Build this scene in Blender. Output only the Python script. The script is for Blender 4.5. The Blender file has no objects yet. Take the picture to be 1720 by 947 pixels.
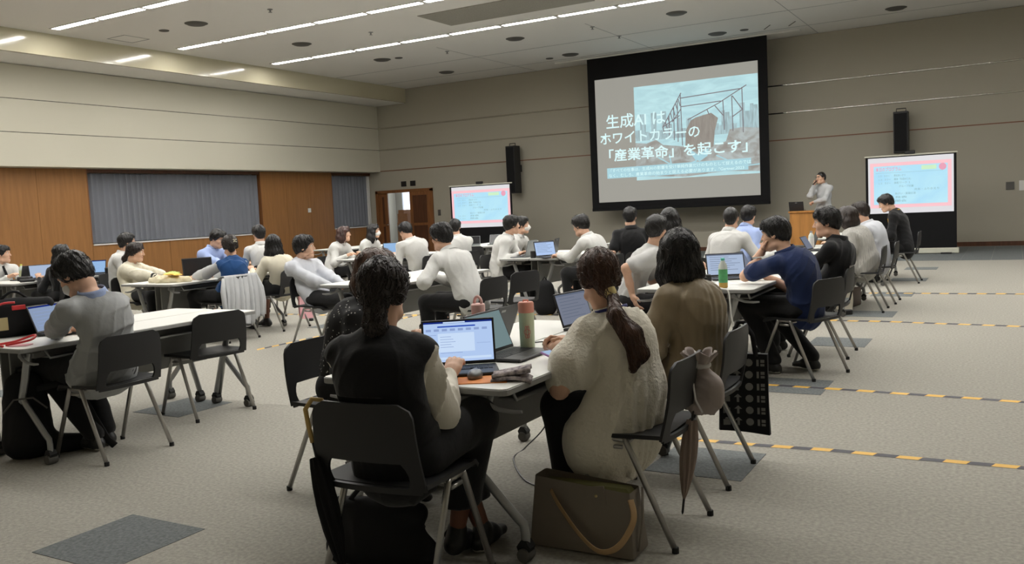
import bpy, bmesh, math, random
import numpy as np
from mathutils import Matrix, Vector

SC = bpy.context.scene
COL = SC.collection
PI = math.pi
rad = math.radians

# ------------------------------------------------------------------ camera
cam = bpy.data.cameras.new('camera'); cam.sensor_width = 36.0; cam.lens = 1476.03 / 1720 * 36.0
cam.clip_start = 0.05; cam.clip_end = 120
cam_ob = bpy.data.objects.new('camera', cam); COL.objects.link(cam_ob)
def cam_matrix(yaw, pitch, roll, loc):
    fw = np.array([-math.sin(yaw)*math.cos(pitch), math.cos(yaw)*math.cos(pitch), -math.sin(pitch)])
    r0 = np.array([math.cos(yaw), math.sin(yaw), 0]); d0 = np.cross(fw, r0)
    r = math.cos(roll)*r0 + math.sin(roll)*d0; d = -math.sin(roll)*r0 + math.cos(roll)*d0
    m = Matrix.Identity(4)
    for i in range(3):
        m[i][0] = r[i]; m[i][1] = -d[i]; m[i][2] = -fw[i]; m[i][3] = loc[i]
    return m
cam_ob.matrix_world = cam_matrix(0.52313, 0.08486, 0.04808, (0, 0, 1.37))
SC.camera = cam_ob

# ------------------------------------------------------------------ world, exposure
w = bpy.data.worlds.new('world'); SC.world = w; w.use_nodes = True
w.node_tree.nodes['Background'].inputs[0].default_value = (0.75, 0.85, 1.0, 1)
w.node_tree.nodes['Background'].inputs[1].default_value = 1.0
vs = SC.view_settings
SC.display_settings.display_device = 'sRGB'
vs.view_transform = 'Standard'; vs.look = 'None'; vs.gamma = 1.0; vs.use_curve_mapping = False
vs.exposure = 0.0
TUBE = 46.0          # radiance of the fluorescent diffusers

# ------------------------------------------------------------------ materials
def srgb(r, g, b):
    f = lambda c: (c/255/12.92 if c/255 <= .04045 else ((c/255+.055)/1.055)**2.4)
    return (f(r), f(g), f(b))
MATS = {}
def mat(name, col, rough=.6, metal=0., noise=None, bump=None, emit=None, coat=0., spec=.5, sheen=0., alpha=None, trans=0., stretch=None, col2=None):
    if name in MATS: return MATS[name]
    m = bpy.data.materials.new(name); m.use_nodes = True
    nt = m.node_tree; N = nt.nodes; Lk = nt.links; b = N['Principled BSDF']
    b.inputs['Base Color'].default_value = (*col, 1); b.inputs['Roughness'].default_value = rough
    b.inputs['Metallic'].default_value = metal; b.inputs['Specular IOR Level'].default_value = spec
    b.inputs['Coat Weight'].default_value = coat; b.inputs['Coat Roughness'].default_value = .06
    b.inputs['Transmission Weight'].default_value = trans
    if sheen: b.inputs['Sheen Weight'].default_value = sheen
    if emit: b.inputs['Emission Color'].default_value = (*emit[0], 1); b.inputs['Emission Strength'].default_value = emit[1]
    if noise or bump:
        tc = N.new('ShaderNodeTexCoord'); mp = N.new('ShaderNodeMapping')
        Lk.new(tc.outputs['Object'], mp.inputs[0])
        if stretch: mp.inputs['Scale'].default_value = stretch
    if noise:
        nz = N.new('ShaderNodeTexNoise'); nz.inputs['Scale'].default_value = noise[0]; nz.inputs['Detail'].default_value = 4
        Lk.new(mp.outputs[0], nz.inputs['Vector'])
        cr = N.new('ShaderNodeValToRGB'); cr.color_ramp.elements[0].position = .32; cr.color_ramp.elements[1].position = .68
        a = noise[1]; c2 = col2 or tuple(min(1, c*(1+a)) for c in col)
        cr.color_ramp.elements[0].color = (*[c*(1-a) for c in col], 1) if not col2 else (*col, 1)
        cr.color_ramp.elements[1].color = (*c2, 1)
        Lk.new(nz.outputs[0], cr.inputs[0]); Lk.new(cr.outputs[0], b.inputs['Base Color'])
    if bump:
        n2 = N.new('ShaderNodeTexNoise'); n2.inputs['Scale'].default_value = bump[0]; n2.inputs['Detail'].default_value = 3
        Lk.new(mp.outputs[0], n2.inputs['Vector'])
        bp = N.new('ShaderNodeBump'); bp.inputs['Strength'].default_value = bump[1]; bp.inputs['Distance'].default_value = bump[2] if len(bump) > 2 else .01
        Lk.new(n2.outputs[0], bp.inputs['Height']); Lk.new(bp.outputs[0], b.inputs['Normal'])
    MATS[name] = m; return m
def glow(name, c, s=1.0):
    if name in MATS: return MATS[name]
    m = bpy.data.materials.new(name); m.use_nodes = True; N = m.node_tree.nodes; N.clear()
    e = N.new('ShaderNodeEmission'); o = N.new('ShaderNodeOutputMaterial'); m.node_tree.links.new(e.outputs[0], o.inputs[0])
    e.inputs[0].default_value = (*c, 1); e.inputs[1].default_value = s
    MATS[name] = m; return m

# ------------------------------------------------------------------ mesh helpers
def rotm(rx=0, ry=0, rz=0):
    from mathutils import Euler
    return np.array(Euler((rx, ry, rz)).to_matrix())
class MB:
    def __init__(s): s.v = []; s.f = []; s.m = []
    def add(s, vs_, fs, m=0):
        o = len(s.v); s.v += [tuple(map(float, p)) for p in vs_]
        s.f += [tuple(o+i for i in f) for f in fs]; s.m += [m]*len(fs); return s
    def box(s, c, d, R=None, m=0):
        P = np.array([[(i & 1)*2-1, (i >> 1 & 1)*2-1, (i >> 2 & 1)*2-1] for i in range(8)])*np.array(d)/2
        if R is not None: P = P @ np.array(R).T
        return s.add(P+np.array(c), [(0, 2, 3, 1), (4, 5, 7, 6), (0, 1, 5, 4), (2, 6, 7, 3), (0, 4, 6, 2), (1, 3, 7, 5)], m)
    def bb(s, x0, x1, y0, y1, z0, z1, m=0):
        return s.box(((x0+x1)/2, (y0+y1)/2, (z0+z1)/2), (x1-x0, y1-y0, z1-z0), None, m)
    def quad(s, a, b, c, d, m=0): return s.add([a, b, c, d], [(0, 1, 2, 3)], m)
    def tube(s, pts, r, n=8, m=0, flat=None):
        P = [np.array(p, float) for p in pts]; k = len(P)
        rs = r if hasattr(r, '__len__') else [r]*k
        T = [P[min(i+1, k-1)]-P[max(i-1, 0)] for i in range(k)]; T = [t/(np.linalg.norm(t)+1e-9) for t in T]
        u = np.cross(T[0], [0, 0, 1]);
        if np.linalg.norm(u) < 1e-3: u = np.cross(T[0], [1, 0, 0])
        u /= np.linalg.norm(u); V = []
        for i in range(k):
            u = u-T[i]*np.dot(u, T[i]); u /= np.linalg.norm(u)+1e-9; w_ = np.cross(T[i], u)
            for j in range(n):
                a = 2*PI*j/n; V.append(P[i]+rs[i]*(math.cos(a)*u*(flat or 1)+math.sin(a)*w_))
        F = [(i*n+j, i*n+(j+1) % n, (i+1)*n+(j+1) % n, (i+1)*n+j) for i in range(k-1) for j in range(n)]
        F += [tuple(range(n))[::-1], tuple((k-1)*n+j for j in range(n))]
        return s.add(V, F, m)
    def lathe(s, prof, c=(0, 0, 0), n=20, R=None, m=0):
        V = []
        for r, z in prof:
            for j in range(n): V.append((r*math.cos(2*PI*j/n), r*math.sin(2*PI*j/n), z))
        V = np.array(V)
        if R is not None: V = V @ np.array(R).T
        k = len(prof)
        F = [(i*n+j, i*n+(j+1) % n, (i+1)*n+(j+1) % n, (i+1)*n+j) for i in range(k-1) for j in range(n)]
        F += [tuple(range(n))[::-1], tuple((k-1)*n+j for j in range(n))]
        return s.add(V+np.array(c), F, m)
    def prism(s, poly, z0, z1, m=0, R=None, c=(0, 0, 0)):
        n = len(poly); V = np.array([(x, y, z0) for x, y in poly]+[(x, y, z1) for x, y in poly], float)
        if R is not None: V = V @ np.array(R).T
        return s.add(V+np.array(c), [tuple(range(n))[::-1], tuple(range(n, 2*n))]+[(i, (i+1) % n, n+(i+1) % n, n+i) for i in range(n)], m)
    def sheet(s, fn, nu, nv, th=0., m=0):       # fn(u,v)->point, u,v in 0..1 ; th = thickness
        P = np.array([[fn(i/nu, j/nv) for j in range(nv+1)] for i in range(nu+1)], float)
        idx = lambda i, j: i*(nv+1)+j
        F = [(idx(i, j), idx(i+1, j), idx(i+1, j+1), idx(i, j+1)) for i in range(nu) for j in range(nv)]
        V = P.reshape(-1, 3)
        if th:
            gu = np.gradient(P, axis=0); gv = np.gradient(P, axis=1); nn = np.cross(gu, gv); nn /= np.linalg.norm(nn, axis=2, keepdims=True)+1e-9
            Q = (P-nn*th).reshape(-1, 3); o = len(V); V = np.vstack([V, Q])
            F += [tuple(o+k for k in f[::-1]) for f in F]
            rim = [idx(i, 0) for i in range(nu+1)]+[idx(nu, j) for j in range(1, nv+1)]+[idx(i, nv) for i in range(nu-1, -1, -1)]+[idx(0, j) for j in range(nv-1, 0, -1)]
            k = len(rim); F += [(rim[(i+1) % k], rim[i], o+rim[i], o+rim[(i+1) % k]) for i in range(k)]
        return s.add(V, F, m)
    def mesh(s, name, mats, smooth=False, bevel=0., seg=1):
        me = bpy.data.meshes.new(name); me.from_pydata(s.v, [], s.f)
        for mm in (mats if isinstance(mats, (list, tuple)) else [mats]): me.materials.append(mm)
        me.polygons.foreach_set('material_index', s.m)
        if bevel:
            b = bmesh.new(); b.from_mesh(me)
            es = [e for e in b.edges if len(e.link_faces) == 2 and e.calc_face_angle(0) > .6]
            bmesh.ops.bevel(b, geom=es, offset=bevel, segments=seg, affect='EDGES', profile=.6, clamp_overlap=True)
            b.to_mesh(me); b.free()
        if smooth:
            me.polygons.foreach_set('use_smooth', [True]*len(me.polygons))
            if smooth != 'all': me.set_sharp_from_angle(angle=rad(smooth if smooth > 1 else 40))
        me.update(); return me
    def build(s, name, mats, parent=None, smooth=False, bevel=0., seg=1):
        o = bpy.data.objects.new(name, s.mesh(name, mats, smooth, bevel, seg)); COL.objects.link(o)
        if parent: o.parent = parent
        return o
def tag(o, label=None, cat=None, group=None, kind=None):
    if label: o['label'] = label
    if cat: o['category'] = cat
    if group: o['group'] = group
    if kind: o['kind'] = kind
    return o
def thing(name, label, cat, loc=(0, 0, 0), rz=0., group=None):
    o = bpy.data.objects.new(name, None); COL.objects.link(o); o.empty_display_size = .1
    o.location = loc; o.rotation_euler = (0, 0, rz); return tag(o, label, cat, group)
def struct(name, mb, m, parent=None, **k):
    o = mb.build(name, m, parent, **k)
    if not parent: o['kind'] = 'structure'
    return o
def dup(o, loc=None, rz=None, label=None, parent=None, group=None):
    kids = list(o.children); c = o.copy(); COL.objects.link(c)
    if parent: c.parent = parent
    if loc is not None: c.location = loc
    if rz is not None: c.rotation_euler = (0, 0, rz)
    if label: c['label'] = label
    if group: c['group'] = group
    for k in kids: dup(k, parent=c)
    return c
def text_mesh(body, size, m, parent, loc, name='lettering', R=None, bold=0., sx=1., width=None, align='LEFT'):
    cu = bpy.data.curves.new('t', 'FONT'); cu.body = body; cu.size = 1; cu.offset = bold; cu.align_x = align; cu.resolution_u = 2
    o = bpy.data.objects.new('t', cu); COL.objects.link(o)
    dg = bpy.context.evaluated_depsgraph_get(); dg.update()
    me = bpy.data.meshes.new_from_object(o.evaluated_get(dg)); bpy.data.objects.remove(o)
    n = len(me.vertices); co = np.empty(n*3, np.float32); me.vertices.foreach_get('co', co); co = co.reshape(-1, 3)
    if width: sx = width/(max(1e-6, co[:, 0].max()-co[:, 0].min())*size)
    co *= np.array([size*sx, size, 1])
    if R is not None: co = co @ np.array(R, np.float32).T
    me.vertices.foreach_set('co', co.astype(np.float32).ravel()); me.update()
    me.materials.clear(); me.materials.append(m)
    for p in me.polygons: p.material_index = 0
    q = bpy.data.objects.new(name, me); COL.objects.link(q); q.parent = parent; q.location = loc
    return q
RXZ = np.array([[1, 0, 0], [0, 0, -1], [0, 1, 0]])     # local xy plane -> world xz plane facing -Y
# ------------------------------------------------------------------ palette
M_carpet = mat('carpet_light', srgb(158, 155, 146), .95, noise=(55, .16), bump=(220, .5, .004), spec=.15)
M_cdark = mat('carpet_dark', srgb(112, 116, 116), .95, noise=(60, .22), bump=(220, .5, .004), spec=.15)
M_wallL = mat('wall_cream', srgb(204, 200, 184), .75, bump=(160, .12, .003), spec=.25)
M_wallF = mat('wall_taupe', srgb(168, 163, 149), .8, bump=(160, .12, .003), spec=.25)
M_ceil = mat('ceiling_white', srgb(226, 224, 220), .9, bump=(120, .1, .002), spec=.2)
M_bulk = mat('bulkhead_gloss', srgb(205, 198, 172), .14, spec=.55, coat=.35)
M_wood = mat('wood_panel', srgb(152, 107, 62), .45, noise=(3.0, .10), stretch=(6, 6, .5), spec=.4)
M_wooddk = mat('wood_dark', srgb(84, 50, 30), .45, noise=(3.0, .25), stretch=(6, 6, .5))
M_woodfr = mat('wood_frame', srgb(128, 84, 48), .4, noise=(4.0, .2), stretch=(6, 6, .6))
M_chrome = mat('trim_metal', (.85, .84, .80), .07, 1.)
M_brown = mat('trim_brown', srgb(120, 78, 52), .4)
M_black = mat('black_plastic', (.012, .012, .013), .45)
M_blackm = mat('black_matte', (.008, .008, .009), .8, spec=.3)
M_grey = mat('grey_plastic', srgb(150, 150, 150), .5)
M_dgrey = mat('vent_dark', srgb(88, 86, 82), .7)
M_white = mat('white_plastic', srgb(225, 224, 220), .45)
M_offw = mat('off_white_case', srgb(205, 205, 190), .5)
M_curt = mat('curtain_grey', srgb(120, 123, 132), .85, bump=(90, .2, .003), sheen=.2)
M_sheer = mat('curtain_white', srgb(232, 234, 242), .8)
M_screenblk = mat('screen_black', (.006, .006, .007), .7, spec=.2)
M_glass = mat('window_glass', (.8, .85, .9), .05, trans=1.)
M_tube = glow('fluorescent_glow', (1., .975, .93), TUBE)
FW = 22.26; LW = -17.44; LW2 = -17.85; CE = 5.15; RW = 7.5; BW = -4.0

# ------------------------------------------------------------------ floor
floor = struct('floor', MB().bb(LW2-.4, RW+.2, BW-.2, FW+3.2, -.12, 0), M_carpet)
tile = MB().bb(-.248, .248, -.248, .248, -.01, .0022).mesh('carpet_tile', M_cdark)
def carpet(x, y):
    o = bpy.data.objects.new('carpet_tile', tile); COL.objects.link(o); o.parent = floor; o.location = (x, y, 0)
for i in range(-7, 4):
    for j in range(0, 8):
        x = -1.40+2*i; y = 2.36+2*j - (0 if i % 1 == 0 else 1)
        if LW2+.3 < x < RW-.3: carpet(x, y if y < 17.5 else y)
border = MB()
for i in range(50):
    for j in range(8): border.bb(-17.65+.5*i-.248, -17.65+.5*i+.248, 18.11+.5*j+.002, 18.11+.5*j+.498, -.01, .002)
b_ = border.build('carpet_border', M_cdark, floor); b_['kind'] = 'stuff'

# ------------------------------------------------------------------ ceiling with fluorescent rows
holes = []
ceiling = struct('ceiling', MB().bb(-16.3, RW+.2, BW-.2, FW+.2, CE, CE+.15), M_ceil)
for y in (19.08, 21.05): MB().bb(-16.28, RW, y-.008, y+.008, CE-.004, CE+.01).build('ceiling_joint', M_grey, ceiling)
for x in (-11.7, -7.9, -4.1): MB().bb(x-.006, x+.006, 17.3, FW, CE-.003, CE+.01).build('ceiling_joint', M_grey, ceiling)
MB().bb(-10.08, -6.85, 14.3, 15.49, CE-.012, CE+.01).build('air_return_panel', mat('return_panel', srgb(150, 147, 138), .8, noise=(60, .12)), ceiling)
hat = MB(); x0, x1, y0, y1 = -15.95, -15.4, 11.75, 12.35
for a in ((x0, x1, y0, y0+.015), (x0, x1, y1-.015, y1), (x0, x0+.015, y0, y1), (x1-.015, x1, y0, y1)): hat.bb(*a, CE-.006, CE+.01)
hat.build('access_hatch', M_grey, ceiling)
SEG = 1.305
dm = MB().bb(-.602, .602, -.074, .074, -.012, .0).mesh('diffuser', M_tube)
hm = MB().bb(-.652, .652, -.095, -.075, -.018, .02).bb(-.652, .652, .075, .095, -.018, .02).bb(-.652, -.604, -.095, .095, -.018, .02).bb(.604, .652, -.095, .095, -.018, .02).mesh('housing', M_white)
def lamp(x, y, label):
    t = thing('ceiling_light', label, 'ceiling light', (x, y, CE), 0, 'fluorescent ceiling lights')
    for nm, me in (('housing', hm), ('diffuser', dm)):
        o = bpy.data.objects.new(nm, me); COL.objects.link(o); o.parent = t
for r, (y, rl, n) in enumerate(((16.22, 'row nearest the big screen', 15), (13.43, 'middle visible row', 15), (10.54, 'row nearest the camera', 14), (7.65, 'row overhead out of view', 13), (4.75, 'row overhead out of view', 13))):
    for k in range(n):
        words = ('first', 'second', 'third', 'fourth', 'fifth', 'sixth', 'seventh')
        lab = ('%s lit fluorescent segment from the left end of the ceiling %s' % (words[k], rl)) if k < 7 and r < 3 else 'lit fluorescent segment outside the picture on the ceiling'
        lamp(-15.84+.652+SEG*k, y, lab)
vm = MB().lathe([(.02, -.03), (.16, -.03), (.19, -.012), (.215, -.004), (.215, .0)], n=28).mesh('air_diffuser', M_dgrey, smooth=35)
vm2 = MB().lathe([(.02, -.015), (.19, -.012), (.21, -.002), (.21, 0)], n=28).mesh('ceiling_speaker', M_grey, smooth=35)
rown = {11.98: 'between the two rows of lights at left', 14.85: 'between the middle and front light rows', 17.68: 'just past the front row of lights', 20.52: 'near the front wall'}
for y in (11.98, 14.85, 17.68, 20.52):
    for i, x in enumerate((-13.59, -9.81, -6.02, -2.2)):
        if (y == 14.85 and x > -13) or (y == 11.98 and x > -10): continue
        xx = -11.05 if (y == 11.98 and i == 1) else x
        dk = not (y == 11.98 and i == 1)
        nth = ('leftmost', 'second from left', 'third from left', 'rightmost')[i]
        o = bpy.data.objects.new('air_diffuser', vm if dk else vm2); COL.objects.link(o); o.location = (xx, y, CE)
        tag(o, 'round ceiling vent %s, %s of its line' % (rown[y], nth), 'ceiling vent', 'round ceiling vents')
for i, (x, y) in enumerate(((-14.52, 11.99), (-13.15, 17.77), (-10.47, 20.65), (-5.4, 20.53))):
    tag(MB().lathe([(.01, -.02), (.09, -.015), (.1, 0)], (x, y, CE), 18).build('smoke_detector', M_dgrey, smooth=35), 'small round ceiling fitting beside the %s round vent' % ('far left', 'centre left', 'screen side', 'far right')[i], 'ceiling fitting', 'small round ceiling fittings')
for i, (x, y) in enumerate(((-11.8, 17.89), (-7.92, 17.72), (-11.74, 12.06), (-11.71, 14.9), (-7.88, 19.1))):
    tag(MB().lathe([(.05, 0), (.05, -.01), (.018, -.012), (.014, -.05), (.035, -.055), (.035, -.06), (.004, -.062)][::-1], (x, y, CE), 12).build('sprinkler', M_grey, smooth=35), 'tiny ceiling sprinkler head %s' % ('left of the big screen', 'above left of the screen casing', 'above the leftmost light row', 'between two light rows', 'nearest the screen slot')[i], 'sprinkler', 'sprinkler heads')
for i, x in enumerate((-4.9, -4.35)):
    MB().box((x, 20.6, CE-.003), (.02, .5, .01), rotm(0, 0, .5)).build('slot_mark', M_dgrey, ceiling)

# ------------------------------------------------------------------ left wall: cream courses above, wood panels below
J = .007
wl = struct('wall_left', MB().bb(LW2-.5, LW2-.35, BW-.2, FW+.2, 0, CE), M_wallL)
for z0, z1 in ((2.66, 3.35), (3.35, 4.02), (4.02, 4.71)):
    MB().bb(LW2-.36, LW, BW, FW+.05, z0+J, z1-J).build('wall_course', M_wallL, wl)
MB().bb(LW2-.36, LW-.02, BW, FW, 2.68, 4.7).build('backing', M_dgrey, wl)
bulk = struct('trim_1', MB().bb(-16.36, -16.3, BW, FW+.1, 4.745, CE+.1).bb(-16.37, -16.285, BW, FW+.1, 4.72, 4.745), M_bulk)
struct('trim_2', MB().bb(LW2-.3, -16.36, BW, FW+.1, 4.715, 4.74), M_ceil)
def wood(y0, y1, z0, z1, x=LW2, n=1, m=None):
    for k in range(n):
        a = y0+(y1-y0)*k/n; b = y0+(y1-y0)*(k+1)/n
        MB().bb(x-.05, x, a+.003, b-.003, z0, z1).build('wood_panel', m or M_wood, wl)
SI = .99; TOPW = 2.58
wood(BW, 12.35, 0, 2.66, n=14)
wood(17.52, 20.4, 0, 2.66, n=3)
wood(12.35, 17.52, 0, SI, n=5); wood(20.4, FW, 0, SI, n=2)
wood(12.35, 17.52, TOPW, 2.66, x=LW2-.02, m=M_wooddk); wood(20.4, FW, TOPW, 2.66, x=LW2-.02, m=M_wooddk)
for y in (12.34, 17.5, 20.38): MB().bb(LW2-.3, LW2+.004, y, y+.025, SI, 2.66).build('reveal', M_woodfr, wl)
struct('baseboard_left', MB().bb(LW2, LW2+.012, BW, FW, 0, .09), M_wooddk)
MB().bb(LW2-.002, LW2+.012, 19.3, 19.42, 1.5, 1.62).build('socket_plate', M_white, wl)
for i, (a, b) in enumerate(((12.37, 17.5), (20.41, 22.2))):
    wn = struct('window_%d' % (i+1), MB().bb(LW2-.34, LW2-.30, a, b, SI, SI+.06).bb(LW2-.34, LW2-.30, a, b, 2.52, 2.58).bb(LW2-.34, LW2-.30, a, a+.06, SI, 2.58).bb(LW2-.34, LW2-.30, b-.06, b, SI, 2.58), M_white)
    MB().bb(LW2-.325, LW2-.318, a+.06, b-.06, SI+.06, 2.52).build('pane', M_glass, wn)
    MB().bb(LW2-.3, LW2+.03, a, b, SI-.03, SI).build('window_sill', M_white, wn)
    def cf(u, v, a=a, b=b):
        y = a+.02+(b-a-.04)*u; ph = y*2*PI/.145
        return (LW2-.1+.035*math.sin(ph+.9*math.sin(y*3.1))+.012*math.sin(ph*.5+v*2), y+.012*math.cos(ph), 2.565-(2.565-SI-.015)*v)
    n = int((b-a)/.0145)
    c = MB().sheet(cf, n, 3).build('curtain', M_curt, smooth='all')
    tag(c, ('long dark grey pleated curtain over the wide window in the wood wall', 'short dark grey pleated curtain over the narrow window beside the corner')[i], 'curtain', 'grey window curtains')
MB().bb(LW2-.12, LW2-.02, 22.1, 22.2, SI, 2.56).build('daylight_strip', M_white, wl)  # white strip stands in for daylight through the gap at the curtain's end

# ------------------------------------------------------------------ front wall with open doorway
wf = struct('wall_front', MB().bb(LW2-.6, RW+.3, FW+.14, FW+.2, 2.1, CE).bb(-15.4, RW+.3, FW+.14, FW+.2, 0, 2.1), M_wallF)
DX0, DX1 = -17.66, -15.47
for z0, z1 in ((2.69, 3.345), (3.345, 4.015), (4.015, CE)):
    MB().bb(LW2-.3, RW+.2, FW, FW+.15, z0+J, z1-J).build('wall_course', M_wallF, wf)
MB().bb(DX1, RW+.2, FW, FW+.15, 0, 2.69-J).build('wall_course', M_wallF, wf)
MB().bb(LW2-.3, DX1, FW, FW+.15, 2.06, 2.69-J).build('wall_course', M_wallF, wf)
MB().bb(LW2-.3, DX0, FW, FW+.15, 0, 2.06).build('wall_course', M_wallF, wf)
def trimrow(nm, z, r, m): struct(nm, MB().tube([(LW, FW+.004, z), (RW, FW+.004, z)], r, 10), m, smooth='all')
trimrow('trim_3', 4.015, .026, M_chrome); trimrow('trim_4', 3.345, .026, M_chrome)
struct('trim_5', MB().bb(LW, RW, FW-.012, FW+.01, 2.678, 2.702), M_brown)
struct('trim_6', MB().bb(-10.7, -4.35, 21.40, 21.55, CE-.03, CE+.01), M_white)
struct('baseboard_front', MB().bb(DX1, RW, FW-.014, FW, 0, .1), M_wooddk)
d1 = struct('door_1', MB().bb(DX0, DX0+.1, FW-.05, FW+.1, 0, 2.06).bb(DX1-.1, DX1, FW-.05, FW+.1, 0, 2.06).bb(DX0, DX1, FW-.05, FW+.1, 1.99, 2.08), M_woodfr)
def leaf(x0, x1, y0, y1, hx, lab):
    R = MB(); dx, dy = x1-x0, y1-y0; L = math.hypot(dx, dy); a = math.atan2(dy, dx); R_ = rotm(0, 0, a)
    o = MB().box((0, 0, 1.0), (L, .05, 1.98)).build('door_leaf', M_woodfr, d1, bevel=.004); o.location = ((x0+x1)/2, (y0+y1)/2, 0); o.rotation_euler = (0, 0, a)
    for z0, z1 in ((.15, .95), (1.03, 1.88)):
        MB().bb(-L/2+.12, L/2-.12, -.032, .032, z0, z1).build('door_panel', M_wooddk, o, bevel=.004)
    MB().tube([(hx*L/2, -.03, 1.0), (hx*L/2, -.08, 1.0), (hx*L/2-hx*.12, -.08, 1.0)], .01, 8).build('door_handle', M_chrome, o, smooth=40)
leaf(DX0+.1, DX0+.43, FW+.02, FW+.02, 1, '')
leaf(-16.34, DX1-.1, FW-.02, FW-.02, -1, '')
# corridor behind the doorway, lit by the daylight of a window behind the sheer curtain
b_ = M_sheer.node_tree; tr = b_.nodes.new('ShaderNodeBsdfTranslucent'); tr.inputs[0].default_value = (.9, .92, 1, 1); mx = b_.nodes.new('ShaderNodeMixShader'); mx.inputs[0].default_value = .6
b_.links.new(b_.nodes['Principled BSDF'].outputs[0], mx.inputs[1]); b_.links.new(tr.outputs[0], mx.inputs[2]); b_.links.new(mx.outputs[0], b_.nodes['Material Output'].inputs[0])
struct('window_3', MB().bb(-18.4, -15.2, 24.93, 24.97, .85, 2.7), glow('daylight_pane', (.85, .92, 1.), 5.))
struct('wall_corridor', MB().bb(-19.0, -14.5, 25.0, 25.1, 0, 2.9).bb(-19.1, -19.0, FW+.2, 25.1, 0, 2.9).bb(-14.6, -14.5, FW+.2, 25.1, 0, 2.9).bb(-19.1, -14.5, FW+.2, 25.1, 2.9, 3.0), M_wallF)
def cf2(u, v): x = -18.4+3.2*u; return (x, 24.6+.04*math.sin(x*2*PI/.2), 2.7-1.85*v)
tag(MB().sheet(cf2, 160, 2).build('sheer_curtain', M_sheer, smooth='all'), 'bright white sheer curtain lit by daylight seen through the open doorway', 'curtain')
tag(MB().bb(-18.3, -15.6, 24.35, 24.5, 0, .8).build('corridor_parapet', M_wallF), 'low pale ledge under the bright curtain beyond the doorway', 'ledge')
for i, (x, z, s) in enumerate(((-17.15, 0, .55), (-17.17, .55, .5), (-17.2, 1.05, .4), (-17.25, 1.33, .22))):
    h = (.55, .5, .28, .12)[i]
    tag(MB().bb(x-s/2, x+s/2, 22.95, 23.35, z, z+h).build('cardboard_box', mat('cardboard', srgb(150, 108, 74), .8, noise=(8, .1)), bevel=.006), 'brown cardboard box in the doorway, %s of its stack' % ('lowest', 'second from the bottom', 'third from the bottom', 'topmost')[i], 'box', 'cardboard boxes stacked in the doorway')
for i, x in enumerate((-16.55, -16.2)):
    tag(MB().bb(x-.09, x+.09, FW-.03, FW, 2.17, 2.33).bb(x-.075, x+.075, FW-.036, FW-.029, 2.185, 2.315).build('wall_sign', M_black), 'small dark square plate above the doorway, %s one' % ('left', 'right')[i], 'sign', 'dark plates over the doorway')
tag(MB().bb(-15.32, -15.22, FW-.02, FW, 1.22, 1.4).build('light_switch', M_dgrey, bevel=.004), 'dark light switch on the wall right of the doorway', 'switch')
tag(MB().bb(-.2, -.04, FW-.02, FW, 1.23, 1.4).build('light_switch', M_dgrey, bevel=.004), 'dark wall switch plate at the far right of the front wall', 'switch')
tag(MB().bb(.05, .25, FW-.02, FW, 1.2, 1.42).build('wall_plate', M_white, bevel=.004), 'pale wall plate at the right edge of the front wall', 'wall plate')
struct('wall_right', MB().bb(RW, RW+.15, BW-.2, FW+.2, 0, CE), M_wallL)
struct('wall_back', MB().bb(LW2-.5, RW+.2, BW-.15, BW, 0, CE), M_wallL)

# ------------------------------------------------------------------ big projection screen
SY = 21.45
def shade(c, s=1.0): return tuple(x*s for x in c)
scr = thing('projection_screen', 'large black-bordered projection screen hanging from the ceiling with Japanese slide', 'screen', (-7.45, SY, 1.17))
def SP(x, z): return (x+7.45, 0, z-1.17)
MB().bb(-2.33, 2.33, -.01, .02, .0, CE-1.17).build('fabric_border', M_screenblk, scr)
MB().bb(-2.33, 2.33, -.035, .045, -.02, .06).build('bottom_bar', M_screenblk, scr, bevel=.008)
def projected(nm, c, noise=None, ramp=None, strength=.1):
    """white matte cloth that a projector lights: a lit display surface"""
    if nm in MATS: return MATS[nm]
    m = bpy.data.materials.new(nm); m.use_nodes = True; N = m.node_tree.nodes; Lk = m.node_tree.links; b = N['Principled BSDF']
    b.inputs['Base Color'].default_value = (.1, .1, .1, 1); b.inputs['Roughness'].default_value = .9; b.inputs['Specular IOR Level'].default_value = .1
    b.inputs['Emission Color'].default_value = (*c, 1); b.inputs['Emission Strength'].default_value = 1
    if noise:
        tc = N.new('ShaderNodeTexCoord'); mp = N.new('ShaderNodeMapping'); mp.inputs['Scale'].default_value = noise[1]
        nz = N.new('ShaderNodeTexNoise'); nz.inputs['Scale'].default_value = noise[0]; nz.inputs['Detail'].default_value = 6; nz.inputs['Distortion'].default_value = 1.2
        cr = N.new('ShaderNodeValToRGB'); cr.color_ramp.elements[0].position = .35; cr.color_ramp.elements[1].position = .65
        cr.color_ramp.elements[0].color = (*c, 1); cr.color_ramp.elements[1].color = (*ramp, 1)
        Lk.new(tc.outputs['Object'], mp.inputs[0]); Lk.new(mp.outputs[0], nz.inputs['Vector']); Lk.new(nz.outputs[0], cr.inputs[0]); Lk.new(cr.outputs[0], b.inputs['Emission Color'])
    MATS[nm] = m; return m
P_bg = projected('slide_background', srgb(148, 146, 138))
P_sky = projected('slide_sky', srgb(168, 207, 214), (1.6, (1, 1, 3.2)), srgb(186, 224, 229))
P_gnd = projected('slide_ground', srgb(140, 136, 130), (3.2, (1, 1, 1.5)), srgb(172, 182, 182))
P_hull = projected('slide_hull', srgb(130, 123, 116), (5, (3, 1, .5)), srgb(146, 140, 132))
P_line = projected('slide_lines', srgb(112, 104, 110))
P_town = projected('slide_town', srgb(138, 160, 165), (7, (2.5, 1, .35)), srgb(170, 200, 206))
P_txt = projected('slide_text', srgb(214, 244, 246))
P_band = projected('slide_band', srgb(160, 205, 216))
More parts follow.
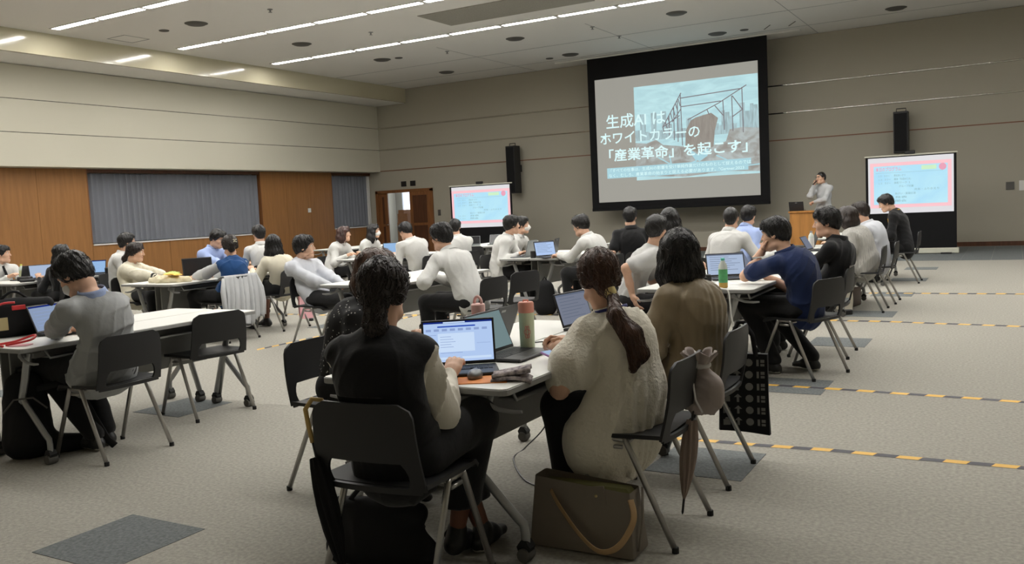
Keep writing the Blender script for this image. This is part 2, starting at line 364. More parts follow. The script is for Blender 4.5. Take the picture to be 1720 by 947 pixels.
MB().quad(SP(-9.58, 1.375), SP(-5.34, 1.375), SP(-5.34, 4.565), SP(-9.58, 4.565)).build('canvas', P_bg, scr).location = (0, -.013, 0)
def poly(nm, pts, m, d):
    mb = MB(); mb.add([SP(*p) for p in pts], [tuple(range(len(pts)))]); o = mb.build(nm, m, scr); o.location = (0, -.013-d, 0); return o
PX0, PX1, PZ0, PZ1 = -8.5, -5.345, 1.90, 4.27
poly('picture_sky', [(PX0, PZ0), (PX1, PZ0), (PX1, PZ1), (PX0, PZ1)], P_sky, .001)
random.seed(4)
tw = [(PX0, 2.9)]; x = PX0
while x < PX1-.1:
    dx = random.uniform(.05, .16); h = random.uniform(3.0, 3.42) if random.random() < .7 else random.uniform(3.4, 3.62)
    tw += [(x, h), (min(PX1, x+dx), h)]; x += dx
tw += [(PX1, 2.9)]; poly('picture_town', tw, P_town, .0015)
poly('picture_ground', [(PX0, PZ0+.1), (-8.0, 1.98), (-7.2, 1.92), (-6.2, 2.0), (PX1, PZ0+.05), (PX1, 2.98), (-5.75, 3.03), (-6.05, 3.0), (-6.15, 2.72), (-6.6, 2.62), (-7.1, 2.66), (-7.75, 2.75), (-7.95, 2.9), (-8.2, 2.82), (PX0, 2.86)], P_gnd, .002)
poly('picture_hull', [(-7.18, 2.6), (-7.16, 3.05), (-7.02, 3.30), (-6.9, 3.36), (-6.5, 3.44), (-6.33, 3.30), (-6.42, 3.0), (-6.46, 2.62), (-6.8, 2.5)], P_hull, .0025)
def strokes(nm, segs, m, wd, d):
    mb = MB()
    for (ax, az, bx, bz) in segs:
        a = np.array([ax, az]); b = np.array([bx, bz]); t = (b-a)/np.linalg.norm(b-a); n_ = np.array([-t[1], t[0]])*wd/2
        mb.quad(SP(*(a-n_)), SP(*(b-n_)), SP(*(b+n_)), SP(*(a+n_)))
    o = mb.build(nm, m, scr); o.location = (0, -.013-d, 0)
g = [(-7.75, 3.2, -7.25, 4.0), (-7.27, 3.99, -7.25, 2.7), (-7.29, 3.87, -5.72, 3.95), (-7.26, 3.66, -6.25, 3.7), (-5.73, 3.98, -5.72, 2.9), (-5.62, 4.02, -6.3, 3.66), (-6.3, 3.66, -7.1, 3.32), (-5.98, 3.8, -5.97, 2.95), (-6.2, 3.72, -6.18, 3.0), (-7.35, 3.82, -7.36, 2.8), (-7.45, 3.66, -7.46, 2.85), (-7.58, 3.46, -7.58, 2.95), (-5.97, 3.8, -5.73, 3.45), (-5.97, 3.3, -5.73, 3.45), (-6.4, 3.6, -6.2, 3.35), (-6.6, 3.53, -6.55, 3.4), (-7.75, 3.2, -7.3, 3.45), (-7.27, 3.6, -7.5, 3.3)]
g += [(-7.75+.07*k, 3.2+.11*k, -7.70+.07*k, 3.16+.11*k-.14) for k in range(7)]
strokes('picture_gantry', g, P_line, .022, .003)
strokes('picture_rails', [(-7.9, 2.45, -7.4, 2.15), (-7.4, 2.15, -6.9, 2.3), (-7.1, 2.6, -6.9, 2.3), (-6.4, 2.4, -6.0, 2.2), (-8.0, 2.0, -6.8, 2.02), (-6.8, 2.02, PX1, 2.12), (-7.6, 2.5, -7.55, 2.2)], P_band, .03, .003)
poly('picture_bow', [(-7.1, 2.62), (-6.95, 2.35), (-6.82, 2.28), (-6.62, 2.4), (-6.58, 2.6), (-6.85, 2.44)], P_band, .0028)
def st(s, x, z, size, bold=0., width=None, m=None):
    text_mesh(s, size, m or P_txt, scr, (SP(x, z)[0], -.018, SP(x, z)[2]), R=RXZ, bold=bold, width=width)
st('生成AI は', -9.31, 3.31, .38, .012, 1.62)
st('ホワイトカラーの', -9.5, 2.90, .34, .012, 2.68)
st('「産業革命」を起こす」', -9.48, 2.46, .33, .02, 3.62)
poly('caption_band', [(-9.32, 1.99), (-5.62, 2.0), (-5.62, 2.13), (-5.55, 2.13), (-5.55, 2.28), (-9.32, 2.26)], P_band, .0032)
st('「すべての仕事は、生成AIの影響を受け単純作業だけのものとして捉えるのでは', -9.28, 2.155, .1, .008, 3.66)
st('なく、むしろ、産業革命の始まりと捉える必要があります。"Gartner,2023', -9.28, 2.025, .1, .008, 3.55)
text_mesh('screen', .03, M_grey, scr, (2.0, -.04, .01), R=RXZ) if False else None

# ------------------------------------------------------------------ portable screens
P_pw = projected('small_slide_white', srgb(216, 214, 218)); P_pink = projected('small_slide_pink', srgb(244, 188, 196))
P_blue = projected('small_slide_blue', srgb(178, 226, 242), (1.2, (1, 1, 1)), srgb(160, 214, 240)); P_lt = projected('small_slide_text', srgb(130, 178, 190)); P_grn = projected('small_slide_green', srgb(196, 232, 190)); P_mag = projected('small_slide_magenta', srgb(226, 150, 176))
def portable(cx, y, wd, z0, z1, label, pinkw):
    t = thing('portable_screen', label, 'screen', (cx, y, 0), 0, 'portable projection screens')
    h = wd/2
    MB().bb(-h-.02, h+.02, -.005, .012, .12, z1+.02).build('fabric_border', M_screenblk, t)
    MB().bb(-h-.1, h+.06, -.06, .08, 0.01, .12).build('base_case', M_offw, t, bevel=.012)
    MB().bb(-h-.04, h+.04, -.03, .03, z1+.02, z1+.05).build('top_bar', M_offw, t, bevel=.008)
    MB().bb(-.1, .1, -.05, .02, z1+.05, z1+.12).build('top_hook', M_black, t, bevel=.01)
    for s in (-1, 1): MB().bb(s*h*.8-.1, s*h*.8+.1, -.16, .2, 0, .03).build('foot', M_black, t)
    MB().tube([(0, .05, .1), (0, .05, z1+.03)], .015, 8).build('support_pole', M_grey, t, smooth=40)
    def rect(nm, a, b, c, d, m, dep): MB().quad((a, -.006-dep, c), (b, -.006-dep, c), (b, -.006-dep, d), (a, -.006-dep, d)).build(nm, m, t)
    H = z1-z0
    rect('canvas', -h+.03, h-.03, z0, z1, P_pw, .001)
    a, b, c, d = -h+.03+pinkw, h-.03-pinkw, z0+.1*H, z1-.09*H
    rect('slide_frame', a, b, c, d, P_pink, .002)
    rect('slide_sheet', a+.07, b-.07, c+.07, d-.07, P_blue, .003)
    W = b-a; X = lambda u: a+W*u; Z = lambda v: c+(d-c)*v
    def tx(s, u, v, sz, wid, m): text_mesh(s, sz, m, t, (X(u), -.0105, Z(v)), R=RXZ, bold=.01, width=wid*W)
    rect('rule', X(.07), X(.9), Z(.772), Z(.777), P_lt, .004); rect('slide_tag', X(.64), X(.82), Z(.81), Z(.90), P_grn, .004)
    mb = MB(); cx_, cz_ = X(.895), Z(.855); mb.add([(cx_+.07*math.cos(k*PI/8), -.0105, cz_+.07*math.sin(k*PI/8)) for k in range(16)], [tuple(range(16))]); mb.build('emblem', P_mag, t)
    tx('本日のプログラム', .07, .82, .09, .32, P_mag)
    for r, (u1, w1, u2, w2, s2) in enumerate(((.1, .14, .30, .14, '開会あいさつ'), (.1, .15, .30, .21, '講演「生成AIとは」'), (.1, .15, .30, .20, '体験ワーク １'), (.1, .0, .36, .18, 'グループ討議'), (.1, .0, .55, .30, '共有・ふりかえり'), (.1, .0, .31, .26, '休けい・質疑応答'), (.1, .13, .31, .15, '発表'), (.1, .13, .31, .14, '閉会'))):
        v = .69-.08*r
        if w1: tx('１３：３０～', u1, v, .05, w1, P_lt)
        tx(s2, u2, v, .05, w2, P_lt)
    return t
sr = portable(-1.91, 20.0, 1.68, .86, 2.02, 'white portable screen with pink-framed blue slide, right of the speaker', .04)
sl = portable(-12.38, 20.0, 1.88, .88, 1.97, 'white portable screen with blue slide, at left beside the doorway', .0)
def wallspk(x, z0, z1, lab, tilt):
    t = thing('wall_speaker', lab, 'loudspeaker', (x, 21.95, z0), tilt, 'black wall loudspeakers')
    h = z1-z0
    MB().bb(-.155, .155, -.14, .14, 0, h).build('cabinet', M_black, t, bevel=.015, seg=2)
    MB().bb(-.13, .13, -.152, -.138, .04, h-.04).build('grille', M_blackm, t, bevel=.006)
    MB().bb(-.06, .06, .12, .32, h*.45, h*.6).build('wall_bracket', M_black, t)
    MB().tube([(-.1, 0, h), (-.1, 0, h+.07), (.1, 0, h+.07), (.1, 0, h)], .012, 6).build('top_bracket', M_black, t)
wallspk(-2.27, 2.17, 3.10, 'black column loudspeaker on the wall above the right portable screen', 0)
wallspk(-12.43, 1.76, 3.10, 'black column loudspeaker on the wall above the left portable screen', rad(-8))

# ------------------------------------------------------------------ striped hazard tape on the carpet
M_ty = mat('tape_yellow', srgb(226, 178, 74), .5); M_tk = mat('tape_black', srgb(48, 46, 56), .5)
def tape(pts, lab, w_=.055):
    mb = MB(); P = [np.array(p, float) for p in pts]; d = 0; k = 0; st_ = .105
    segs = []
    for a, b in zip(P[:-1], P[1:]):
        L = np.linalg.norm(b-a); n = max(1, int(round(L/st_)))
        for i in range(n): segs.append((a+(b-a)*i/n, a+(b-a)*(i+1)/n))
    rnd = random.Random(len(pts)+int(pts[0][1]*10))
    for i, (a, b) in enumerate(segs):
        t = (b-a)/np.linalg.norm(b-a); n_ = np.array([-t[1], t[0]])*w_/2; o1 = .004*math.sin(i*.9); z = .007+.003*rnd.random()
        sk = t*.02
        A, B, C, D = a-n_-sk, b-n_-sk, b+n_+sk, a+n_+sk
        mb.add([(A[0], A[1]+o1, .0015), (B[0], B[1]+o1, .0015), (C[0], C[1]+o1, .0015), (D[0], D[1]+o1, .0015), ((A[0]+D[0])/2, (A[1]+D[1])/2+o1, z), ((B[0]+C[0])/2, (B[1]+C[1])/2+o1, z)], [(0, 1, 5, 4), (4, 5, 2, 3)], i % 2)
    tag(mb.build('hazard_tape', [M_ty, M_tk]), lab, 'floor tape', 'yellow and black floor tapes')
tape([(-1.75, 4.74), (-.84, 4.79), (.02, 4.79), (2.5, 4.85)], 'yellow and black striped floor tape nearest the camera, beside the front table')
tape([(-2.0, 6.36), (-1.58, 6.34), (-.72, 6.31), (.03, 6.27), (2.5, 6.2)], 'second striped floor tape from the camera, starting by the patterned tote')
tape([(-9.2, 9.2), (-8.2, 9.2), (-5.25, 9.72), (-1.22, 9.76), (.04, 9.62), (2.5, 9.5)], 'long striped floor tape running across behind the second row of tables')
tape([(-1.9, 12.44), (0, 12.46), (2.5, 12.5)], 'farthest striped floor tape, right of the back row chairs')
tape([(-6.95, 6.6), (-6.9, 9.4), (-6.85, 12.2)], 'striped floor tape running away down the aisle left of centre')
# ------------------------------------------------------------------ stacking chairs
M_shell = mat('chair_shell', (.013, .013, .014), .55, bump=(300, .08, .002))
M_leg = mat('chair_leg_metal', srgb(172, 170, 166), .32, .85)
M_cap = mat('rubber_black', (.01, .01, .01), .7)
def make_chair():
    t = thing('stacking_chair', 'x', 'chair')
    def seat(u, v):
        x = (u-.5)*.44; y = -.19+.41*v; e = abs(2*u-1)
        rr = 1-.10*max(0, (v-.7)/.3)**2
        return (x*rr, y, .445-.012*math.sin(PI*min(1, v*1.05))*(1-e**2)-(.03*((v-.86)/.14)**2 if v > .86 else 0)+.012*e**4*(1-v))
    MB().sheet(lambda u, v: seat(1-u, v), 12, 10, -.016).build('seat', M_shell, t, smooth=50)
    def by(z): return -.180-.038*((z-.44)/.30)-.012*math.sin(PI*min(1, max(0, (z-.44)/.30)))
    def pt(x, z): return (x, by(z)-.022*(1-(x/.22)**2), z)
    mb = MB(); Z0, Z1, ZT = .435, .535, .738
    def wz(z): return .218-.018*((z-.44)/.32)
    def panel(u, v):
        z = Z1+(ZT-Z1)*v; hw = wz(z)
        if v > .72: hw -= .05*(1-math.sqrt(max(0, 1-((v-.72)/.28)**2)))
        return pt((u-.5)*2*hw, z)
    mb.sheet(panel, 14, 9, -.012)
    for s in (0, 1):
        def up(u, v, s=s):
            z = Z0+(Z1-Z0)*v; a = wz(z); b = a-.05-.02*(2*v-1)**2; x0, x1 = (-a, -b) if s == 0 else (b, a)
            return pt(x0+(x1-x0)*u, z)
        mb.sheet(up, 3, 5, -.012)
    mb.sheet(lambda u, v: pt((u-.5)*.40, Z0-.012+.022*v), 10, 2, -.012)
    mb.build('backrest', M_shell, t, smooth=50)
    for s in (-1, 1):
        MB().tube([(s*.20, .07, .425), (s*.212, .06, .428), (s*.212, -.03, .428), (s*.20, -.045, .425)], .011, 8).tube([(s*.215, .05, .398), (s*.215, -.025, .398)], .009, 8).build('side_frame', M_leg, t, smooth='all')
        for a, b in ((.065, .235), (-.035, -.235)):
            l = MB().tube([(s*.213, a, .432), (s*.214, a+(b-a)*.03, .42), (s*.225, b, .012)], .0125, 8).build('leg', M_leg, t, smooth='all')
            MB().lathe([(.0145, 0), (.0145, .022), (.013, .024)], (s*.225, b, 0), 8).build('foot_cap', M_cap, l)
    MB().tube([(-.2, .06, .418), (.2, .06, .418)], .009, 6).tube([(-.2, -.04, .418), (.2, -.04, .418)], .009, 6).build('seat_frame', M_leg, t, smooth='all')
    return t
CH0 = make_chair(); CH_USED = [False]
def chair(x, y, rz, label):
    if not CH_USED[0]:
        CH_USED[0] = True; o = CH0; o.location = (x, y, 0); o.rotation_euler = (0, 0, rad(rz)); o['label'] = label
    else: o = dup(CH0, (x, y, 0), rad(rz), label)
    o['group'] = 'stacking chairs'; return o

# ------------------------------------------------------------------ flip-top tables
TZ = .70
M_top = mat('table_white', srgb(228, 228, 222), .38)
M_edge = mat('table_edge', srgb(150, 150, 148), .5)
M_tleg = mat('table_leg_metal', srgb(165, 166, 166), .35, .6)
M_panel = mat('table_panel_grey', srgb(132, 132, 129), .55, bump=(400, .05, .001))
def make_table():
    """450 x 1800 flip-top table; local -x is the panel side, +x the sitter's side"""
    t = thing('folding_table', 'x', 'table')
    def rr(hx, hy, r): return [(sx*(hx-r)+r*math.cos(a), sy*(hy-r)+r*math.sin(a)) for sx, sy, a0 in ((1, 1, 0), (-1, 1, PI/2), (-1, -1, PI), (1, -1, 1.5*PI)) for a in (a0, a0+PI/6, a0+PI/3, a0+PI/2)]
    top = MB().prism(rr(.218, .893, .03), TZ-.024, TZ, 0).build('tabletop', M_top, t)
    MB().prism(rr(.224, .899, .034), TZ-.026, TZ-.003, 0).build('edge_band', M_edge, top, bevel=.002)
    MB().bb(-.185, -.17, -.74, .74, .34, .655).build('modesty_panel', M_panel, t, bevel=.003)
    sh = MB().bb(-.16, .13, -.66, .66, .605, .612).build('under_shelf', M_panel, t)
    MB().tube([(.13, -.7, .66), (.14, -.68, .612), (.14, .68, .612), (.13, .7, .66)], .008, 6).build('shelf_rail', M_tleg, sh, smooth='all')
    MB().bb(-.02, .05, -.72, .72, .61, .65).build('crossbar', M_panel, t)
    for s in (-1, 1):
        y = s*.77
        MB().bb(-.12, .16, y-.03, y+.03, .655, .677).build('top_bracket', M_dgrey, t, bevel=.004)
        l = MB().tube([(.075, y, .668), (.02, y, .50), (-.045, y, .34), (-.135, y, .085)], [.026, .026, .025, .022], 8, flat=.75).build('leg', M_tleg, t, smooth=50)
        MB().tube([(-.03, y, .375), (.02, y, .32), (.17, y, .17), (.20, y, .145), (.205, y, .11), (.205, y, .07)], .020, 8, flat=.8).build('brace', M_tleg, l, smooth=50)
        for cx in (-.135, .205):
            c = MB().prism([(-.03, .06), (-.012, .085), (.014, .085), (.03, .06), (.02, .03), (-.02, .03)], -.022, .022, R=[[1, 0, 0], [0, 0, 1], [0, 1, 0]], c=(cx, y, 0)).build('caster', M_cap, t)
            MB().lathe([(.01, -.03), (.026, -.03), (.029, -.02), (.029, .02), (.026, .03), (.01, .03)], (cx, y, .029), 14, R=rotm(PI/2, 0, 0)).build('wheel', M_dgrey, c, smooth=40)
        MB().tube([(.055, y+s*.035, .64), (.085, y+s*.045, .622), (.14, y+s*.05, .605), (.2, y+s*.05, .60), (.245, y+s*.05, .603)], [.014, .012, .010, .009, .006], 8, flat=.8).lathe([(.018, -.012), (.02, 0), (.018, .012)], (.055, y+s*.03, .64), 10, R=rotm(PI/2, 0, 0)).build('release_lever', M_grey, t, smooth=50)
    return t
TB0 = make_table(); TB_USED = [False]
def table(x, y, rz, label):
    if not TB_USED[0]:
        TB_USED[0] = True; o = TB0; o.location = (x, y, 0); o.rotation_euler = (0, 0, rad(rz)); o['label'] = label
    else: o = dup(TB0, (x, y, 0), rad(rz), label)
    o['group'] = 'white flip-top tables'; return o
ISL = {'A': (-2.08, 2.74, 'front centre group'), 'B': (-5.34, 2.88, 'front left group'), 'C': (-2.08, 6.27, 'second row group behind the khaki blouse'), 'D': (-5.5, 6.5, 'second row group of the man in glasses'),
       'E': (-8.52, 6.5, 'group of the blue cardigan'), 'F': (-11.55, 6.5, 'far left group'), 'G': (-5.45, 9.9, 'third row group facing open laptops'), 'H': (-8.5, 10.2, 'third row group near the curtain'),
       'I': (-2.08, 9.95, 'third row group at right'), 'J': (-8.5, 13.3, 'back row group before the left portable screen'), 'K': (-5.45, 13.3, 'back row group left of the polo shirt'), 'L': (-2.08, 13.3, 'back row group at right'), 'N': (-11.9, 13.4, 'back row group before the doorway')}
for k, (x, y, nm) in ISL.items():
    table(x+.2255, y+.9, 0, 'white grey-edged flip-top table, right half of the %s' % nm)
    table(x-.2255, y+.9, 180, 'white grey-edged flip-top table, left half of the %s' % nm)

# ------------------------------------------------------------------ laptops
M_lap = mat('laptop_black', (.018, .018, .02), .42); M_lapg = mat('laptop_grey', srgb(120, 124, 126), .4, .5); M_key = mat('laptop_keys', (.012, .012, .013), .5)
M_laps = mat('laptop_silver', srgb(176, 178, 180), .35, .6)
def disp(nm, c, s=1.): return glow(nm, c, s)
D_blue = disp('display_blue', srgb(176, 200, 238)); D_teal = disp('display_teal', srgb(112, 132, 134)); D_dim = disp('display_dim', srgb(116, 122, 138)); D_pale = disp('display_pale', srgb(170, 186, 212)); D_sky = disp('display_sky', srgb(150, 185, 225)); D_off = mat('display_off', (.012, .012, .014), .2)
D_bar = disp('display_bar', srgb(40, 74, 176)); D_nav = disp('display_navy', srgb(20, 40, 120)); D_line = disp('display_line', srgb(140, 160, 205)); D_lt = disp('display_light', srgb(200, 220, 246)); D_gl = disp('display_greyline', srgb(96, 104, 122))
def laptop(x, y, rz, label, z=TZ, ang=105, size=.31, body=None, screen=None, ui=0, keys=True, group='open laptops'):
    """rz: direction (deg, 0=+Y) the user looks; origin at the middle of the base; ang: lid opening"""
    body = body or M_lap; t = thing('laptop', label, 'laptop', (x, y, z), rad(rz), group); wd = size; dp = size*.68; hd = size*.64
    MB().bb(-wd/2, wd/2, -dp/2, dp/2, .002, .016).build('base', body, t, bevel=.004)
    if keys:
        mb = MB(); n, r = 14, 5
        for j in range(r):
            for i in range(n):
                if j == 0 and 3 < i < 9: continue
                cx = -wd*.43+wd*.86*(i+.5)/n; cy = -dp*.06+dp*.42*(j+.5)/r
                mb.bb(cx-wd*.026, cx+wd*.026, cy-dp*.034, cy+dp*.034, .015, .018)
        mb.bb(-wd*.16, wd*.17, -dp*.06+.002, -dp*.06+dp*.075, .015, .018)
        tag(mb.build('keyboard', M_key, t), kind='stuff')
        MB().bb(-wd*.17, wd*.17, -dp*.42, -dp*.14, .0155, .0166).build('touchpad', body, t)
    a = rad(ang-90); R = rotm(-a, 0, 0)
    lid = MB().bb(-wd/2, wd/2, 0, .007, 0.004, hd).build('lid', body, t, bevel=.003); lid.location = (0, dp/2-.006, .014); lid.rotation_euler = (-a, 0, 0)
    mb = MB(); q = lambda x0, x1, z0, z1, m, d=.0008: mb.quad((x0*wd, -d, z0*hd), (x1*wd, -d, z0*hd), (x1*wd, -d, z1*hd), (x0*wd, -d, z1*hd), m)
    mats = [screen or D_off, D_bar, D_nav, D_line, D_lt, D_gl]
    q(-.47, .47, .09, .95, 0)
    if ui == 1:
        q(-.47, .47, .915, .95, 2, .0012); q(-.2, .1, .92, .945, 4, .0015); q(-.28, .24, .83, .86, 1, .0015)
        q(-.28, .22, .3, .70, 4, .0012); q(-.43, -.3, .665, .675, 3, .0015); q(.25, .44, .46, .467, 3, .0015); q(-.25, .05, .275, .285, 3, .0015)
        for k in range(8): q(-.44+.11*k, -.37+.11*k, .75, .80, 3, .001)
        for k in range(5): q(-.25, -.1+.03*(k % 3), .62-.055*k, .63-.055*k, 3, .0016)
        q(-.42, .0, .14, .19, 4, .0012); q(.04, .44, .14, .19, 4, .0012)
    elif ui == 2:
        for k in range(7): q(-.4, .1+.07*((k*3) % 5), .82-.09*k, .835-.09*k, 5, .0012)
        q(-.47, .47, .9, .95, 5, .0012)
    elif ui == 3:
        q(-.47, .47, .9, .95, 2, .0012)
        for k in range(5): q(-.38, .12+.05*((k*2) % 4), .75-.12*k, .765-.12*k, 3, .0012)
    mb.build('display', mats, lid)
    if body is M_lap: MB().bb(-.02, .02, .0068, .0074, hd-.03, hd-.018).build('logo_plate', M_grey, lid)
    return t

# ------------------------------------------------------------------ implicit-surface figures
BIG = 10.
class F:
    """smooth union of tapered capsules and ellipsoids"""
    def __init__(s): s.p = []
    def cone(s, a, b, ra, rb, k=.02, flat=None):
        a = np.array(a, np.float32); b = np.array(b, np.float32)
        s.p.append(('c', a, b, ra, rb, k, flat, (a+b)/2, np.linalg.norm(b-a)/2+max(ra, rb)*(1 if not flat else max(1, flat[1])))); return s
    def chain(s, pts, rs, k=.02, flat=None):
        for i in range(len(pts)-1): s.cone(pts[i], pts[i+1], rs[i], rs[i+1], k, flat)
        return s
    def ell(s, c, r, R=None, k=.02, sub=False):
        s.p.append(('s' if sub else 'e', np.array(c, np.float32), np.array(r, np.float32), None if R is None else np.array(R, np.float32), 0, k, None, np.array(c, np.float32), max(r))); return s
    def __call__(s, P):
        D = np.full(len(P), BIG, np.float32)
        for ty, a, b, ra, rb, k, flat, c, R in s.p:
            d2 = ((P-c)**2).sum(1); ix = np.nonzero(d2 < (R+k+.11)**2)[0]
            if not len(ix): continue
            Q = P[ix]
            if ty == 'c':
                q = Q-a; ba = b-a; L2 = float(ba @ ba)+1e-9
                if flat is not None:
                    n = np.array(flat[0], np.float32); f = flat[1]; q = q+np.outer(q @ n, n)*(1/f-1); ba = ba+n*float(ba @ n)*(1/f-1); L2 = float(ba @ ba)+1e-9
                tt = np.clip(q @ ba/L2, 0, 1); d = np.sqrt(((q-tt[:, None]*ba)**2).sum(1))-(ra+(rb-ra)*tt)
                if flat is not None: d = d*min(1, .5+.5*flat[1])
            else:
                q = Q-a
                if ra is not None: q = q @ ra
                k0 = np.sqrt(((q/b)**2).sum(1)); k1 = np.sqrt(((q/(b*b))**2).sum(1))+1e-9; d = k0*(k0-1)/k1
            o = D[ix]
            if ty == 's':
                h = np.clip(.5-.5*(o+d)/k, 0, 1); D[ix] = o*(1-h)-d*h+k*h*(1-h)
            else:
                h = np.clip(.5+.5*(o-d)/k, 0, 1); D[ix] = o*(1-h)+d*h-k*h*(1-h)
        return D
    def bounds(s, pad=.03):
        lo = np.min([p[7]-p[8] for p in s.p if p[0] != 's'], axis=0)-pad; hi = np.max([p[7]+p[8] for p in s.p if p[0] != 's'], axis=0)+pad
        return lo, hi
def net(f, lo, hi, h, slack=.02):
    """surface nets on a block-sparse grid -> verts, quads"""
    lo = np.array(lo, np.float32); nb = np.ceil((np.array(hi)-lo)/(4*h)).astype(int)+1
    bi = np.stack(np.meshgrid(*[np.arange(n) for n in nb], indexing='ij'), -1).reshape(-1, 3)
    Dc = f((lo+(bi*4+1.5)*h).astype(np.float32))
    A = np.nonzero(np.abs(Dc) < 4*h*.9+slack)[0]
    G = np.empty((len(bi), 64), np.float32); G[:] = np.where(Dc < 0, -1, 1)[:, None]
    off = np.stack(np.meshgrid(*[np.arange(4)]*3, indexing='ij'), -1).reshape(-1, 3)
    P = (lo+(bi[A][:, None, :]*4+off[None])*h).reshape(-1, 3).astype(np.float32)
    if len(P): G[A] = f(P).reshape(-1, 64)
    V = G.reshape(*nb, 4, 4, 4).transpose(0, 3, 1, 4, 2, 5).reshape(nb[0]*4, nb[1]*4, nb[2]*4)
    S = V < 0; c = [slice(None, -1), slice(1, None)]
    cnt = sum(S[c[i], c[j], c[k]].astype(np.int8) for i in (0, 1) for j in (0, 1) for k in (0, 1))
    I = np.argwhere((cnt > 0) & (cnt < 8)); idm = np.full(cnt.shape, -1, np.int32); idm[tuple(I.T)] = np.arange(len(I))
    cor = {(i, j, k): V[I[:, 0]+i, I[:, 1]+j, I[:, 2]+k] for i in (0, 1) for j in (0, 1) for k in (0, 1)}
    acc = np.zeros((len(I), 3)); nn = np.zeros(len(I))
    for ax in range(3):
        for u in (0, 1):
            for v in (0, 1):
                a = [0, 0, 0]; o = [q for q in range(3) if q != ax]; a[o[0]] = u; a[o[1]] = v; b = list(a); b[ax] = 1
                d0 = cor[tuple(a)]; d1 = cor[tuple(b)]; m = (d0 < 0) != (d1 < 0); t = np.where(m, d0/(d0-d1+1e-12), 0)
                p = np.zeros((len(I), 3)); p[:, ax] = t; p[:, o[0]] = u; p[:, o[1]] = v
                acc += p*m[:, None]; nn += m
    verts = lo+(I+acc/np.maximum(nn, 1)[:, None])*h
    quads = []
    for ax in range(3):
        o = [q for q in range(3) if q != ax]; sl0 = [slice(None)]*3; sl1 = [slice(None)]*3; sl0[ax] = slice(None, -1); sl1[ax] = slice(1, None)
        a = S[tuple(sl0)]; b = S[tuple(sl1)]; E_ = np.argwhere(a != b)
        E_ = E_[(E_[:, o[0]] > 0) & (E_[:, o[1]] > 0) & (E_[:, o[0]] < idm.shape[o[0]]) & (E_[:, o[1]] < idm.shape[o[1]])]
        if not len(E_): continue
        def g(du, dv): q = E_.copy(); q[:, o[0]] -= du; q[:, o[1]] -= dv; return idm[tuple(q.T)]
        q = np.stack([g(1, 1), g(0, 1), g(0, 0), g(1, 0)], 1); fl = a[tuple(E_.T)]
        if ax == 1: fl = ~fl
        q[~fl] = q[~fl][:, ::-1]; quads.append(q)
    Q = np.concatenate(quads) if quads else np.zeros((0, 4), int)
    return verts, Q[(Q >= 0).all(1)]
def npmesh(name, V, Q, mats, smooth=True, midx=None):
    me = bpy.data.meshes.new(name); V = np.asarray(V, np.float32); n = len(Q); k = Q.shape[1]
    me.vertices.add(len(V)); me.vertices.foreach_set('co', V.ravel())
    me.loops.add(n*k); me.loops.foreach_set('vertex_index', np.ascontiguousarray(Q, np.int32).ravel())
    me.polygons.add(n); me.polygons.foreach_set('loop_start', np.arange(0, n*k, k, dtype=np.int32))
    me.polygons.foreach_set('use_smooth', np.full(n, smooth))
    for m in (mats if isinstance(mats, (list, tuple)) else [mats]): me.materials.append(m)
    if midx is not None: me.polygons.foreach_set('material_index', midx.astype(np.int32))
    me.update(calc_edges=True); me.validate(); return me
def nobj(name, V, Q, mats, parent, **k):
    o = bpy.data.objects.new(name, npmesh(name, V, Q, mats, **k)); COL.objects.link(o); o.parent = parent; return o
def folds(seed, amp, fr=60.):
    """cloth wrinkles: thin soft ridges that run mostly down and across the body"""
    r = np.random.RandomState(seed); ph = r.uniform(0, 6, 12).astype(np.float32)
    W = np.stack([unit_((r.normal(), r.normal(), z)) for z in (.25, .5, .35, 1.2)]).astype(np.float32)
    def f(P):
        q = P+.030*np.sin(P[:, [1, 2, 0]]*11+ph[0])+.012*np.sin(P[:, [2, 0, 1]]*29+ph[1])
        m = [.5+.5*np.sin(P @ W[(k+1) % 4]*(13+4*k)+ph[4+k]) for k in range(3)]
        o = 0
        for k, (fk, a, e) in enumerate(((1., .62, 2), (1.55, .40, 2), (.8, .55, 3))):
            s = 1-np.abs(np.sin(q @ W[k]*fr*fk*.5+ph[7+k])); o = o+a*m[k]*s**e
        return amp*(o-.35)
    return f
def unit_(v): v = np.array(v, float); return v/(np.linalg.norm(v)+1e-9)
# ------------------------------------------------------------------ people
M_skin = mat('skin', srgb(212, 170, 144), .55, noise=(14, .06), spec=.35)
M_lip = mat('lips', srgb(186, 128, 114), .5)
M_eyew = mat('eye_white', srgb(225, 222, 216), .3); M_iris = mat('iris_dark', (.012, .008, .006), .2)
def hairmat(nm, c): return mat(nm, c, .38, noise=(40, .35), bump=(90, .55, .006), stretch=(1, 1, .12), spec=.5)
H_blk = hairmat('hair_black', (.010, .009, .009)); H_dk = hairmat('hair_dark_brown', (.022, .014, .011)); H_br = hairmat('hair_brown', (.082, .038, .022)); H_rd = hairmat('hair_auburn', (.055, .022, .017))
def cloth(nm, c, r=.85, b=(17, .35, .012), **k): return mat(nm, c, r, bump=b, sheen=k.pop('sheen', .15), spec=.2, **k)
C_white = cloth('shirt_white', srgb(208, 208, 205)); C_white2 = cloth('shirt_cool_white', srgb(200, 203, 210)); C_black = cloth('cloth_black', (.010, .010, .011)); C_pants = cloth('trousers_black', (.012, .012, .013))
C_navy = cloth('polo_navy', srgb(32, 46, 84)); C_grey = cloth('shirt_grey', srgb(158, 160, 160)); C_cream = cloth('blouse_cream', srgb(230, 224, 208), b=(64, .8, .008)); C_khaki = cloth('blouse_khaki', srgb(136, 122, 98), .5); C_beige = cloth('sleeve_beige', srgb(222, 216, 202), .6)
